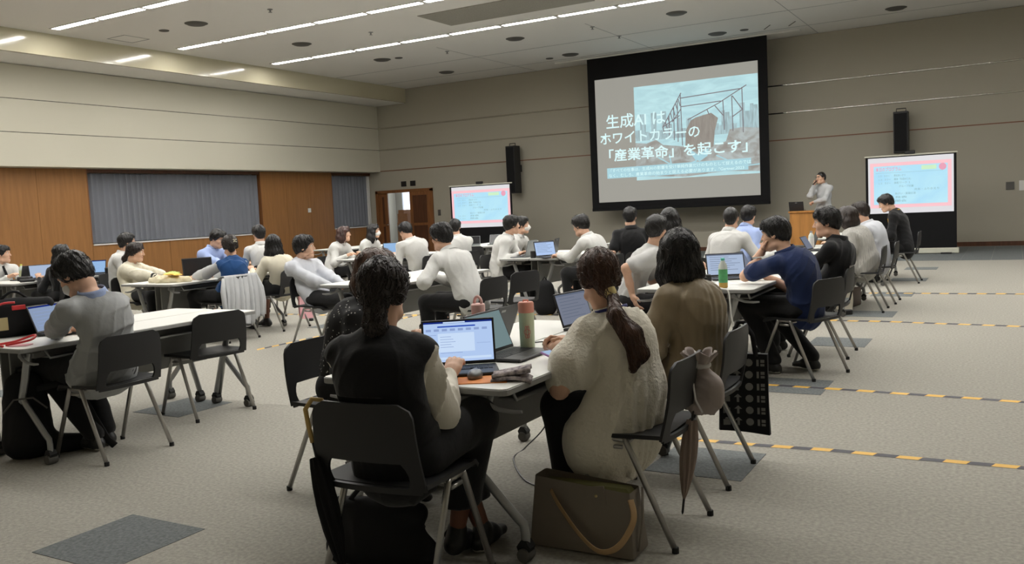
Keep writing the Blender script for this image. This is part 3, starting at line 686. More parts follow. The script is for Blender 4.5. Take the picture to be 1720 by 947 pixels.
C_blue = cloth('shirt_light_blue', srgb(164, 182, 226)); C_royal = cloth('knit_blue', srgb(36, 74, 124)); C_ltgrey = cloth('tshirt_grey', srgb(196, 196, 194)); C_knit = cloth('knit_cream', srgb(222, 216, 196)); C_stripe = cloth('shirt_grey_stripe', srgb(176, 174, 168), noise=(9, .16), stretch=(8, 8, .6)); C_dot = mat('blouse_dotted', (.010, .010, .011), .8); C_rust = cloth('skirt_rust', srgb(96, 48, 34)); C_jacket = cloth('jacket_light_grey', srgb(186, 188, 190)); C_denim = cloth('cuff_blue', srgb(150, 165, 200))
M_shoe = mat('shoe_black', (.012, .012, .012), .45); M_sole = mat('sole_white', srgb(190, 186, 176), .6); M_tan = mat('tights_tan', srgb(120, 78, 58), .6)
def _dots():
    m = C_dot; nt = m.node_tree; N = nt.nodes; v = N.new('ShaderNodeTexVoronoi'); v.inputs['Scale'].default_value = 48; tc = N.new('ShaderNodeTexCoord'); nt.links.new(tc.outputs['Object'], v.inputs['Vector'])
    cr = N.new('ShaderNodeValToRGB'); cr.color_ramp.elements[0].position = .17; cr.color_ramp.elements[0].color = (.55, .53, .5, 1); cr.color_ramp.elements[1].position = .21; cr.color_ramp.elements[1].color = (.010, .010, .011, 1)
    nt.links.new(v.outputs[0], cr.inputs[0]); nt.links.new(cr.outputs[0], N['Principled BSDF'].inputs['Base Color'])
_dots()
def unit(v): v = np.array(v, float); return v/(np.linalg.norm(v)+1e-9)
def Rz(a): return rotm(0, 0, a)
def rot_axis(v, ax, a):
    ax = unit(ax); return v*math.cos(a)+np.cross(ax, v)*math.sin(a)+ax*np.dot(ax, v)*(1-math.cos(a))
def hand(f, W, d, n, side, curl=.35, s=1., thick=1.):
    """palm + four fingers + thumb; d = pointing direction, n = back-of-hand normal, side=+1 thumb toward +x of (d x n)"""
    d = unit(d); n = unit(n-np.dot(n, d)*d); x = np.cross(d, n)*side
    R = np.stack([x, d, n], 1)
    f.ell(W+d*.048*s, (.040*s, .054*s, .017*s), R, .012)
    f.cone(W-d*.03, W+d*.02, .026*s, .027*s, .02)
    for i, (o, L) in enumerate(((.030, .068), (.010, .078), (-.010, .072), (-.029, .056))):
        b = W+d*(.088-.004*abs(i-1))*s+x*o*s; c = curl*(1+.12*i)
        d1 = d*math.cos(c)-n*math.sin(c); d2 = d*math.cos(c*2.1)-n*math.sin(c*2.1); d3 = d*math.cos(c*2.9)-n*math.sin(c*2.9); L *= s; r = .0092*thick*s
        p1 = b+d1*L*.46; p2 = p1+d2*L*.32; p3 = p2+d3*L*.22
        f.chain([b-d*.02*s, b, p1, p2, p3], [r*1.1, r*1.08, r, r*.93, r*.8], .005)
    t0 = W+d*.018*s+x*.026*s-n*.004; t1 = t0+unit(d*.62+x*.72-n*.25)*.042*s; t2 = t1+unit(d*.92+x*.22-n*.35)*.034*s
    f.chain([t0, t1, t2], [.0145*s, .0115*thick*s, .0092*thick*s], .008)
def ik(a, w, l1, l2, hint):
    v = w-a; D = min(np.linalg.norm(v), (l1+l2)*.995); u = unit(v); x = (l1*l1-l2*l2+D*D)/(2*D); h = math.sqrt(max(1e-6, l1*l1-x*x))
    p = unit(hint-np.dot(hint, u)*u); return a+u*x+p*h, a+u*D
def head_field(s, fem, ears=True):
    f = F()
    f.ell((0, -.014, .036), (.076, .096, .086), k=.03)
    f.ell((0, .022, -.022), (.064, .066, .080), k=.03)
    f.ell((0, .052, -.078), (.036 if fem else .042, .036, .030), k=.035)
    f.ell((0, .064, -.098), (.020 if fem else .024, .020, .016), k=.025)
    for x in (-1, 1):
        f.ell((x*.040, .054, -.022), (.024, .028, .022), k=.02)
        f.cone((x*.05, .0, -.085), (x*.018, .06, -.1), .022, .02, .03)
        f.ell((x*.031, .092, .020), (.019, .012, .0125), k=.014, sub=True)
        f.cone((x*.018, .0865, .0265), (x*.044, .079, .0255), .0042, .0036, .006)
        f.cone((x*.012, .085, .038), (x*.046, .070, .036), .009, .007, .014)
        if ears:
            f.ell((x*.077, -.008, -.004), (.009, .019, .031), rotm(rad(-12), 0, x*rad(-22)), .006)
            f.ell((x*.084, -.004, .0), (.005, .011, .018), rotm(rad(-12), 0, x*rad(-22)), .005, sub=True)
    f.cone((0, .084, .028), (0, .104, -.016), .007, .0105, .012); f.ell((0, .104, -.022), (.013, .013, .010), k=.010)
    for x in (-1, 1): f.ell((x*.012, .096, -.025), (.0085, .009, .007), k=.006)
    f.ell((0, .088, -.054), (.022, .011, .0058), k=.005); f.ell((0, .086, -.065), (.019, .011, .0068), k=.005)
    f.ell((0, .097, -.0595), (.024, .008, .0016), k=.003, sub=True)
    return f
def hair_field(style, tail=None):
    f = F(); cuts = []
    if style in ('short', 'crop', 'mess', 'side'):
        e = {'short': .013, 'crop': .004, 'mess': .018, 'side': .014}[style]
        f.ell((0, -.016, .040), (.076+e, .096+e, .086+e), k=.02)
        f.ell((0, -.070, -.005), (.060+e*.6, .046, .070), k=.03)
        cuts.append(lambda q: np.maximum(.86*(q[:, 1]-.030)-.51*(q[:, 2]+.015), -(q[:, 2]+.075)))
        def after(f2):
            if style != 'crop':
                f2.ell((0, .052, .082), (.066, .044, .036), k=.025)
                for x, z in ((-.05, .062), (-.02, .058), (.015, .060), (.048, .064)): f2.cone((x*.8, .055, .1), (x*1.12, .094-.25*abs(x), z), .020, .006, .015)
            for x in (-1, 1):
                f2.cone((x*.078, .008, .05), (x*.080, .006, .002), .014, .006, .012)
                if style != 'crop': f2.cone((x*.058, .035, .09), (x*.074, .045, .045), .024, .010, .02); f2.cone((x*.074, .015, .07), (x*.075, .048, .050), .016, .009, .015)
            if style == 'mess':
                for a in range(9): an = a*.7; f2.cone((.045*math.cos(an), -.02+.06*math.sin(an), .105), (.076*math.cos(an+.3), -.02+.095*math.sin(an+.3), .085), .026, .012, .02)
    else:
        f.ell((0, -.018, .040), (.090, .110, .097), k=.02)
        cuts.append(lambda q: .80*(q[:, 1]-.048)-.60*(q[:, 2]-.012))
        def after(f2):
            for x in (-1, 1):
                f2.cone((x*.012, .058, .108), (x*.066, .070, .056), .022, .014, .02)
            if style in ('bob', 'shag', 'long'):
                L = {'bob': -.13, 'shag': -.20, 'long': -.24}[style]; w = {'bob': .040, 'shag': .046, 'long': .040}[style]
                for x in (-1, 1):
                    f2.chain([(x*.062, .03, .05), (x*.078, .014, -.02), (x*.080, .004, L*.6), (x*.072, -.006, L)], [.030, .028, w*.8, w*.45], .03)
                    f2.chain([(x*.05, -.05, .03), (x*.062, -.055, L*.5), (x*.056, -.055, L)], [.05, .052, .03], .04)
                f2.chain([(0, -.07, .03), (0, -.080, L*.5), (0, -.075, L*1.02)], [.055, .060, .035], .04)
                if style == 'bob':
                    for x in (-.045, -.015, .015, .045): f2.cone((x*.8, .07, .095), (x*1.15, .096-.3*abs(x), .046), .020, .009, .015)
            if style in ('tied', 'low', 'bun', 'pony'):
                for x in (-1, 1): f2.cone((x*.074, .012, .04), (x*.072, -.03, -.02), .020, .022, .03)
                f2.cone((0, -.06, .02), (0, -.098, -.045), .07, .036, .03)
                if style == 'tied': f2.chain([(0, -.115, -.04), (0, -.14, -.09), (0, -.125, -.17), (.0, -.115, -.22)], [.022, .030, .024, .007], .015)
                if style == 'low': f2.chain([(0, -.098, -.055), (0, -.112, -.11), (.0, -.11, -.20), (0, -.10, -.25)], [.036, .042, .034, .012], .02)
                if tail is not None: f2.chain([p[:3] for p in tail], [p[3] for p in tail], .018)
                if style == 'bun': f2.ell((0, -.12, .01), (.045, .04, .042), k=.015)
    f2 = F(); after(f2)
    def ev(q):
        d = f(q)
        for c in cuts: d = np.maximum(d, c(q))
        e = f2(q); h = np.clip(.5+.5*(d-e)/.018, 0, 1); d = d*(1-h)+e*h-.018*h*(1-h)
        an = np.arctan2(q[:, 0], -(q[:, 1]+.02)); r = np.sin(an*17+q[:, 2]*30+2*np.sin(q[:, 2]*22))+.6*np.sin(an*41+q[:, 2]*50)
        return d-.0016*r
    lo, hi = f.bounds(.04); l2, h2 = f2.bounds(.04)
    return ev, np.minimum(lo, l2), np.maximum(hi, h2)
def locks(ev, lo, hi, n, flow, seed, L=.09, w=.0035, steps=7):
    """fine tapered strands that run over the hair surface"""
    r = np.random.RandomState(seed); P = (lo+(hi-lo)*r.rand(n*30, 3)).astype(np.float32); d = ev(P); P = P[np.abs(d) < .02][:n]
    def grad(P):
        e = .004; g = np.stack([ev(P+np.eye(3, dtype=np.float32)[i]*e)-ev(P-np.eye(3, dtype=np.float32)[i]*e) for i in range(3)], 1); return g/(np.linalg.norm(g, axis=1, keepdims=True)+1e-6)
    path = []; lift = r.rand(len(P), 1)*.005+.0005
    for k in range(steps):
        g = grad(P); P = P-g*(ev(P)[:, None]-lift); path.append(P.copy())
        t = flow(P)+r.normal(size=P.shape)*.12; t = t-g*(t*g).sum(1, keepdims=True); t /= np.linalg.norm(t, axis=1, keepdims=True)+1e-6
        P = (P+t*L/steps).astype(np.float32)
    path = np.stack(path, 1); m = len(path); V = []; Q = []
    T = np.gradient(path, axis=1); T /= np.linalg.norm(T, axis=2, keepdims=True)+1e-6
    g0 = grad(path[:, 0]); B = np.cross(T, g0[:, None, :]); B /= np.linalg.norm(B, axis=2, keepdims=True)+1e-6; Nn = np.cross(B, T)
    prof = (np.sin(np.linspace(.25, PI, steps))**.7*w)[None, :, None]
    ring = [path+B*prof, path+Nn*prof*.6, path-B*prof]
    V = np.stack(ring, 2).reshape(-1, 3); base = (np.arange(m)*steps*3)[:, None, None]
    for k in range(steps-1):
        for j in range(3):
            a = k*3+j; b = k*3+(j+1) % 3; Q.append(np.stack([base[:, 0, 0]+a, base[:, 0, 0]+b, base[:, 0, 0]+b+3, base[:, 0, 0]+a+3], 1))
    return V, np.concatenate(Q)
def flow_down(q):
    c = q-np.array([0, -.045, .125], np.float32); c[:, 2] = -np.abs(c[:, 2])-.03; return c
def flow_tie(q): return np.array([0, -.115, -.05], np.float32)-q+np.array([0, 0, -.03], np.float32)
def flow_pony(q):
    f = flow_tie(q); m = (q[:, 2] < -.05) & (q[:, 1] < -.085); f[m] = np.array([.10, .01, -.3], np.float32); return f
def person(label, base, rot, head, look, pitch=0., roll=0., fem=False, s=1., twist=0., hands=None, elbow=None, top=None, sleeve='long', infl=.016, bottom=None, skirt=False, hair='short', hairm=None, hv=.007, bv=.014, cv=.009, nlocks=120, seed=1,
           mask=False, glasses=None, stand=False, feet=None, foldamp=.016, hem=0., puff=0., collar=True, tie=None, vest=None, shoes=None, legs_bare=None, knees=None, hcurl=.35, sleevem=None, tail=None, cut_back=None, wide=0., lanyard=None, lean=True, collarm=None, pleat=None, crop=.075, pelvis_y=-.03):
    """figure in local coordinates (x right, y forward, z up) on a chair whose centre is base"""
    t = thing('person', label, 'person', (base[0], base[1], 0), rad(rot), 'people in the hall')
    Ri = Rz(-rad(rot)); hl = Ri @ np.array([head[0]-base[0], head[1]-base[1], 0]); Hc = np.array([hl[0], hl[1], head[2]])
    sz = 1. if not fem else .95; hs = sz*.98
    P = np.array([0, pelvis_y, .53 if not stand else .93*s])
    lk = rad(look-rot); Rh = Rz(lk) @ rotm(-rad(pitch), 0, 0) @ rotm(0, rad(roll), 0)
    nb = Hc + Rh @ np.array([0, -.035, -.085])*hs           # top of the neck
    up = unit(Hc-P); N = nb + np.array([0, -.035-.02*abs(pitch)/30, -.085])*1.0         # base of the neck
    tw = rad(twist); X = Rz(tw) @ np.array([1, 0, 0.]); Fw = Rz(tw) @ np.array([0, 1, 0.])
    spine = N-P; sl = np.linalg.norm(spine); bulge = min(.065, max(0, .56*sz-sl)*.35+.015)
    ax = unit(spine); bk = unit(np.cross(X, ax)); bk = bk if bk[1] < 0 else -bk      # backwards
    B = P+spine*.30+bk*bulge*.8; Cc = P+spine*.68+bk*bulge
    fl = unit(np.cross(X, ax)); sw = (.174 if not fem else .143)*sz; tf = .94 if not fem else .86
    tl = np.arctan2(N[0]-P[0], .6)*.5
    Xs = unit(X+np.array([0, 0, -.0])); S = {}
    for k, sg in (('R', 1), ('L', -1)): S[k] = N-ax*.055+Xs*sg*sw+(-bk)*.012
    l1, l2 = .275*sz, .245*sz
    hands = hands or {}; elbow = elbow or {}
    A = {}
    for k, sg in (('R', 1), ('L', -1)):
        W = hands.get(k)
        W = np.array(W if W is not None else ((sg*.13, .33, TZ+.045) if not stand else (sg*.24, .03, .80)), float)
        hint = np.array(elbow.get(k, (sg*.55, -.35, -1.)), float)
        E_, W2 = ik(S[k], W, l1, l2, hint); A[k] = (S[k], E_, W2)
    kn = {}; an = {}; hip = {}
    for k, sg in (('R', 1), ('L', -1)):
        hip[k] = P+Xs*0+np.array([sg*.085, .02, -.02 if not stand else -.06])
        if stand: kn[k] = np.array([sg*.10, .03, .50*s]); an[k] = np.array([sg*.11, -.01, .09])
        else:
            kn[k] = np.array((knees or {}).get(k, (sg*.12, pelvis_y+.44, .515)), float); an[k] = np.array((feet or {}).get(k, (sg*.12, pelvis_y+.42, .085)), float)
    def press(d, Q, y0):                                    # whatever leans on the backrest is flattened by it
        if stand or not lean: return d
        return np.maximum(d, np.minimum(-y0-Q[:, 1]-.15*np.maximum(0, Q[:, 2]-.44), (.755-Q[:, 2])*3))
    # ---- skin: one continuous body
    f = F()
    def torso(g, i, kk=.05):
        fb = (fl, .66)
        g.cone(P+np.array([0, 0, .0]), B, .150*sz*tf+i*.9, .136*sz*tf+i, kk, fb); g.cone(B, Cc, .136*sz*tf+i, .150*sz*tf+i, kk, fb); g.cone(Cc, N-ax*.08, .150*sz*tf+i, .116*sz*tf+i, kk, fb)
        g.cone(S['L'], S['R'], .050*sz+i, .050*sz+i, kk)
        g.cone(S['L']*.5+N*.5-ax*.015, N-ax*.005, .042+i*.7, .052+i*.5, .04); g.cone(S['R']*.5+N*.5-ax*.015, N-ax*.005, .042+i*.7, .052+i*.5, .04)
    torso(f, -.006)
    f.cone(N-ax*.05, nb, .057*sz, .050*sz, .03); f.cone(nb, Hc+Rh @ np.array([0, -.02, -.03]), .050*sz, .05*sz, .03)
    for k in 'RL':
        a, e, w_ = A[k]; f.cone(a, e, .050*sz, .040*sz, .03); f.cone(e, e*.45+w_*.55, .040*sz, .035*sz, .02); f.cone(e*.45+w_*.55, w_, .035*sz, .026*sz, .02)
        f.cone(hip[k], kn[k], .080*sz, .056*sz, .03); f.cone(kn[k], kn[k]*.6+an[k]*.4+np.array([0, -.012, 0]), .054*sz, .052*sz, .03); f.cone(kn[k]*.6+an[k]*.4+np.array([0, -.012, 0]), an[k], .052*sz, .034*sz, .03)
    hf = head_field(hs, fem); hsc = hs
    Rf = Rh.astype(np.float32); Hf = Hc.astype(np.float32)
    def body(Q):
        d = press(f(Q), Q, .132); q = ((Q-Hf) @ Rf/hsc).astype(np.float32); m = (q*q).sum(1) < .30**2
        if m.any():
            e = hf(q[m])*hsc; o = d[m]; h = np.clip(.5+.5*(o-e)/.02, 0, 1); d[m] = o*(1-h)+e*h-.02*h*(1-h)
        return d
    lo, hi = f.bounds(.03)
    Vb, Qb = net(lambda Q: np.maximum(body(Q), (Q-(nb-ax*.045).astype(np.float32)) @ ax.astype(np.float32)), lo, hi, bv)
    parts = [(Vb, Qb)]
    Vh, Qh = net(lambda Q: np.maximum(body(Q), -((Q-(nb-ax*.052).astype(np.float32)) @ ax.astype(np.float32))), Hc-.17, Hc+.17, hv)
    parts.append((Vh, Qh))
    for k, sg in (('R', 1), ('L', -1)):
        a, e, w_ = A[k]; fd = unit(w_-e); nrm = np.array([0, 0, 1.]) if abs(fd[2]) < .8 else -Fw
        hh = F(); cu = hcurl[k] if isinstance(hcurl, dict) else hcurl
        dd = unit(fd+np.array([0, 0, .35 if (fd[2] < -.2 and abs(w_[2]-TZ) < .1) else 0])) 
        dn = (hands.get('n'+k)); nrm = np.array(dn, float) if dn is not None else nrm
        d0 = hands.get('d'+k); dd = unit(np.array(d0, float)) if d0 is not None else dd
        hand(hh, w_, dd, nrm, -sg, cu, .95*sz, 1. if hv < .0055 else (1.12 if hv < .008 else 1.3))
        hl_, hh_ = hh.bounds(.01); parts.append(net(hh, hl_, hh_, .0045 if hv < .0055 else (.0056 if hv < .008 else .0068), slack=.006))
    V = np.concatenate([p[0] for p in parts]); off = np.cumsum([0]+[len(p[0]) for p in parts[:-1]]); Q = np.concatenate([p[1]+o for p, o in zip(parts, off)])
    qc = ((V[Q].mean(1)-Hc) @ Rh)/hsc
    lip = (np.abs(qc[:, 0]) < .024) & (qc[:, 1] > .080) & (((qc[:, 2]+.060)/.0125)**2+(qc[:, 0]/.024)**2 < 1)
    mi = lip.astype(int)
    if legs_bare is not None:
        zc = V[Q].mean(1); mi[(zc[:, 2] < .42) & (mi == 0)] = 2
    nobj('body', V, Q, [M_skin, M_lip, legs_bare or M_skin], t, midx=mi)
    L2W = lambda q: Hc+(Rh @ np.array(q).T).T*hsc
    # ---- eyes and eyebrows
    mb = MB(); eb = MB()
    for x in (-1, 1):
        c = L2W((x*.031, .0735, .017)); mb.lathe([(.0001, -.0118), (.006, -.0102), (.0104, -.006), (.012, 0), (.0104, .006), (.006, .0102), (.0001, .0118)], c, 10)
        mb.lathe([(.0066, 0), (.0045, .0012), (.0001, .0017)], L2W((x*.0305, .0846, .0165)), 10, R=Rh @ rotm(-PI/2, 0, 0), m=1)
        eb.tube([L2W((x*.014, .0945, .034)), L2W((x*.032, .0905, .041)), L2W((x*.05, .0745, .036))], [.0022, .0030, .0012], 5)
    mb.build('eyes', [M_eyew, M_iris], t, smooth='all'); hm_ = hairm or H_blk; eb.build('eyebrows', hm_, t, smooth='all')
    # ---- hair
    if tail is not None:                                        # the tail lies on the back: push its points out of the garment
        g = F(); torso(g, infl+.012, .06); new = []
        for (x, y, z, r) in tail:
            p = L2W((x, y, z))
            for _ in range(12):
                Pq = np.array([p]+[p+np.eye(3)[i]*.004 for i in range(3)], np.float32); dd = g(Pq)
                if dd[0] > r*.75*hsc: break
                gr = dd[1:]-dd[0]; gr[2] = 0; p = p+unit(gr)*min(.02, r*.8-dd[0]+.002)
            q = (Rh.T @ (p-Hc))/hsc; new.append((*q, r))
        tail = new
    ev, l3, h3 = hair_field(hair, tail)
    Vq, Qq = net(ev, l3, h3, hv*1.1, slack=.012); Vw = Hc+(Vq*hsc) @ Rh.T
    if nlocks:
        lv, lq = locks(ev, l3, h3, nlocks, (flow_pony if tail is not None else flow_tie) if hair in ('tied', 'low', 'bun', 'pony') else flow_down, seed, L=.10 if hair not in ('crop',) else .02, w=.0038 if hv > .0055 else .0026, steps=6 if hv > .0055 else 8)
        Vw = np.concatenate([Vw, Hc+(lv*hsc) @ Rh.T]); Qq = np.concatenate([Qq, lq+len(Vq)])
    ho = nobj('hair', Vw, Qq, hm_, t)
    # ---- top
    fo = folds(seed*7+3, foldamp)
    if top is not None:
        g = F(); torso(g, infl, .06)
        if hem: 
            for sg in (-1, 1): g.cone(P+np.array([sg*.04, .0, .06]), P+np.array([sg*.075, .03+.3*hem, -hem*.8]), .122+infl, .132+infl*.8+wide, .06, (fl, .86))
        else: g.cone(P+np.array([0, 0, .02]), P+np.array([0, 0, -.03]), .150*sz+infl, .150*sz+infl, .05, (fl, .7))
        ga = g if sleevem is None else F()
        for k in 'RL':
            a, e, w_ = A[k]; i2 = infl*.65
            if sleeve == 'long':
                e2 = w_-unit(w_-e)*.012; ga.cone(a, e, .047*sz+i2+puff*.5, .046*sz+i2+puff, .035); ga.cone(e, e*.5+e2*.5, .044*sz+i2+puff, .036*sz+i2+puff*.8, .03); ga.cone(e*.5+e2*.5, e2, .036*sz+i2+puff*.6, .027*sz+i2*.7, .02)
            elif sleeve == 'elbow':
                e2 = e*.80+w_*.20; ga.cone(a, e*.55+a*.45, .056*sz+i2+puff*.4, .06*sz+i2+puff, .035); ga.cone(e*.55+a*.45, e2, .06*sz+i2+puff, .040*sz+i2+puff*.45, .03)
            elif sleeve == 'short':
                m_ = a*.28+e*.72; ga.cone(a, m_, .056*sz+i2, .058*sz+i2*1.1, .035)
        if collar:
            g.cone(N-ax*.02, N+ax*.04+(nb-N)*.15, .070*sz, .064*sz, .012)
        gn = N+ax*(.045 if collar else .012); axf = ax.astype(np.float32); gnf = gn.astype(np.float32)
        # cut the garment open round the neck only
        Nf = N.astype(np.float32)
        def topf(Q):
            d = g(Q); m = np.abs(d) < .05
            if m.any():
                d[m] -= fo(Q[m])
                if pleat:
                    qm = Q[m]; an_ = np.arctan2(qm[:, 0]-P[0], qm[:, 1]-P[1]); d[m] -= pleat[0]*np.clip((pleat[1]-qm[:, 2])/.22, 0, 1)*(.55+.45*np.sin(an_*pleat[2]+2.2*np.sin(an_*3)+qm[:, 2]*4))
            if collar:
                u = (Q-gnf) @ axf; d = np.maximum(d, u-.0)
            return press(d, Q, .160)
        lo, hi = g.bounds(.03); V, Q = net(topf, lo, hi, cv, slack=.03)
        nobj('shirt' if not fem else 'blouse', V, Q, top, t)
        if sleevem is not None:
            lo, hi = ga.bounds(.03); ff = folds(seed+50, foldamp*1.2)
            def sf(Q):
                d = ga(Q); m = np.abs(d) < .05
                if m.any(): d[m] -= ff(Q[m])
                return d
            V, Q = net(sf, lo, hi, cv, slack=.03); nobj('sleeve', V, Q, sleevem, t)
    if collar and top is not None:
        # folded shirt collar: a band that follows the neck
        mb = MB(); cN = N+ax*.028
        u1 = unit(X-np.dot(X, ax)*ax); u2 = np.cross(ax, u1)
        def cf(u, v):
            a = (u-.5)*2*PI*.94+PI*1.5 if u2[1] > 0 else (u-.5)*2*PI*.94+PI/2
            r = (.066+.004)*sz+.020*v; return cN+u1*r*math.cos(a)+u2*r*math.sin(a)*1.02+ax*(.034-.050*v-.016*(abs(u-.5)*2)**3)
        mb.sheet(cf, 24, 3, .004); mb.build('collar', collarm or (sleevem if sleevem is not None and vest is None else top), t, smooth='all')
    # ---- lower garment
    bm_ = bottom or C_pants; g = F(); i3 = .016 if hem < .1 else .004
    g.cone(P+np.array([-.06, .01, -.02]), P+np.array([.06, .01, -.02]), .104*sz*tf+i3*.5, .104*sz*tf+i3*.5, .05); g.cone(P, P+ax*.05, .132*sz*tf+i3*.4, .120*sz*tf+i3*.3, .04, (fl, .62))
    for k, sg in (('R', 1), ('L', -1)):
        if skirt:
            kk = np.array([sg*.07, kn[k][1]-.02, kn[k][2]]); g.cone(hip[k], kk, .100*sz+i3, .085+i3, .09); g.cone(kk, kk+np.array([0, .0, -.16 if not stand else -.3]), .085+i3, .08+i3, .08)
        else:
            g.cone(hip[k], kn[k], .086*sz+i3+wide*.2, .062*sz+i3+wide*.4, .04); g.cone(kn[k], an[k]+np.array([0, 0, .02]), .060*sz+i3+wide*.5, .046*sz+i3+wide*.7, .03)
    fp = folds(seed*5+1, .007, 22)
    def lowf(Q):
        d = g(Q); m = np.abs(d) < .05
        if m.any(): d[m] -= fp(Q[m])
        d = press(d, Q, .142)
        return np.maximum(d, crop-Q[:, 2]) if not skirt else np.maximum(d, (kn['R'][2]-.14)-Q[:, 2])
    lo, hi = g.bounds(.03); V, Q = net(lowf, lo, hi, max(cv*1.15, .011), slack=.03); nobj('trousers' if not skirt else 'skirt', V, Q, bm_, t)
    # ---- shoes
    for k, sg in (('R', 1), ('L', -1)):
        a = an[k]; fd = unit(np.array([a[0]*.25, 1, 0])) if a[1] >= kn[k][1]-.2 else np.array([sg*.1, .96, -.0]); fd = unit(fd)
        tip = max(0., a[2]-.085); down = np.array([0, 0, -1.]); h0 = np.array([a[0], a[1]-.03, max(.04, a[2]-.05)]); toe = a+fd*.15; toe[2] = .03
        g = F().cone(h0, a+fd*.06+down*(a[2]-.045)*.9, .037, .042, .02).cone(a+fd*.05+down*(a[2]-.045)*.9, toe, .042, .030, .02, (np.array([0, 0, 1.]), .75)).cone(a, h0, .040, .038, .02)
        lo, hi = g.bounds(.02); V, Q = net(lambda q: np.maximum(g(q), .004-q[:, 2]), lo, hi, max(.009, hv*1.7), slack=.015)
        zc = V[Q].mean(1)[:, 2]; nobj('shoe', V, Q, [shoes or M_shoe, M_sole], t, midx=(zc < .018).astype(int) if shoes is None and bv < .0125 else np.zeros(len(Q)))
    # ---- extras
    if mask:
        g = F().ell((0, .050, -.050), (.068, .060, .052), k=.02); g.cone((0, .09, -.01), (0, .108, -.04), .018, .02, .02)
        lo, hi = g.bounds(.02); V, Q = net(lambda q: np.maximum(np.maximum(g(q), .030-q[:, 1]), -(.010+hf(q))), lo, hi, .006, slack=.01)
        o = nobj('face_mask', Hc+(V*hsc) @ Rh.T, Q, M_white, t)
    if glasses is not None:
        mb = MB()
        for x in (-1, 1):
            ring = [L2W((x*.033+.026*math.cos(a), .106-.02*abs(math.cos(a)-x*0)*.4, .016+.019*math.sin(a))) for a in np.linspace(0, 2*PI, 15)]; mb.tube(ring, .0018, 5)
            mb.tube([L2W((x*.058, .096, .02)), L2W((x*.08, .04, .02)), L2W((x*.082, -.01, .012))], .0018, 5)
        mb.tube([L2W((-.009, .106, .02)), L2W((.009, .106, .02))], .0018, 5); mb.build('glasses', glasses, t, smooth='all')
    if vest is not None:
        g = F(); torso(g, infl+.010, .06); g.p = [p for p in g.p if True]
        g.cone(P+np.array([0, 0, .02]), P+np.array([0, 0, -.06]), .156*sz+infl, .162*sz+infl, .05, (fl, .74))
        arm = F()
        for k in 'RL': arm.cone(A[k][0]+(A[k][0]-N)*.12-ax*.05, A[k][1], .085*sz, .075*sz, .02)
        Nf2 = (N+ax*.055).astype(np.float32); axf2 = ax.astype(np.float32)
        def vf(Q):
            d = g(Q); m = np.abs(d) < .05
            if m.any(): d[m] -= .5*fo(Q[m])
            a_ = -arm(Q)-.006; h = np.clip(.5+.5*(a_-d)/.02, 0, 1); d = d*(1-h)+a_*h+.02*h*(1-h)
            return press(np.maximum(d, (Q-Nf2) @ axf2), Q, .168)
        lo, hi = g.bounds(.03); V, Q = net(vf, lo, hi, .0055, slack=.03); nobj('vest', V, Q, vest, t)
    if lanyard is not None:
        u1 = unit(X-np.dot(X, ax)*ax); mb = MB()
        pts = [N+ax*.03+u1*.085*math.cos(a)*sz+(-bk)*(.082*math.sin(a)) for a in np.linspace(PI*1.02, 2*PI-.02, 12)]
        pts2 = [N+u1*.09*sz+ax*.03, N+u1*.075-bk*.10-ax*.06, N+u1*.02-bk*.13-ax*.22]; pts3 = [N-u1*.09*sz+ax*.03, N-u1*.075-bk*.10-ax*.06, N-u1*.02-bk*.13-ax*.22]
        for p in (pts, pts2, pts3): mb.tube(p, .007, 6, flat=.35)
        mb.build('lanyard', lanyard, t, smooth='all')
    if tie is not None:
        pts = [N-bk*.085+ax*.0, N-bk*.13-ax*.10, N-bk*.15-ax*.34]; MB().tube(pts, [.018, .02, .032], 6, flat=.9).build('necktie', tie, t, smooth=40)
    return t, dict(Hc=Hc, Rh=Rh, N=N, P=P, A=A, ax=ax, bk=bk, X=X, L2W=L2W, kn=kn)
# ------------------------------------------------------------------ who sits where (base = chair centre, rot = facing, 0 = towards the front wall)
HI = dict(hv=.005, bv=.012, cv=.0068); M2 = dict(hv=.0065, bv=.017, cv=.0095); MD = dict(hv=.0078, bv=.020, cv=.012); LO = dict(hv=.009, bv=.022, cv=.014)
M_gold = mat('clip_gold', (.75, .62, .30), .3, .9); M_frame = mat('spectacle_black', (.01, .01, .01), .3); M_yel = mat('lanyard_yellow', srgb(226, 176, 40), .6); M_lblue = mat('lanyard_blue', srgb(36, 44, 110), .6)
def sit(label, chairlabel, base, rot, head, look, **k):
    cp = k.pop('chair_at', None)
    if chairlabel: chair(*(cp or (base[0], base[1], rot)), chairlabel)
    return person(label, base, rot, head, look, **k)
# --- front centre table
pA, iA = sit('woman in black vest and beige blouse seated nearest, dark hair tied low', 'nearest chair, under the woman in the black vest', (-1.94, 2.50), 4, (-1.944, 2.46, 1.093), 18, fem=True, twist=20, top=C_beige, sleevem=C_beige, vest=C_black, foldamp=.022, hair='low', hairm=H_dk, nlocks=700, seed=3, puff=.020, infl=.014, collar=False,
    hands={'R': (.07, .27, .745), 'L': (-.12, .34, .745)}, elbow={'R': (.35, -1, -1)}, knees={'R': (.15, .30, .56), 'L': (-.06, .40, .53)}, feet={'R': (.04, .30, .11), 'L': (.10, .40, .085)}, crop=.21, wide=.02, legs_bare=M_tan, **HI)
pB, iB = sit('woman with brown hair in a black dotted blouse, mostly hidden behind the black vest', 'chair seen edge-on left of the nearest chair', (-2.95, 3.40), -90, (-2.807, 3.50, 1.073), -10, fem=True, top=C_dot, hair='bob', hairm=H_br, nlocks=300, seed=5, collar=False, infl=.02, twist=25, pitch=4, **M2)
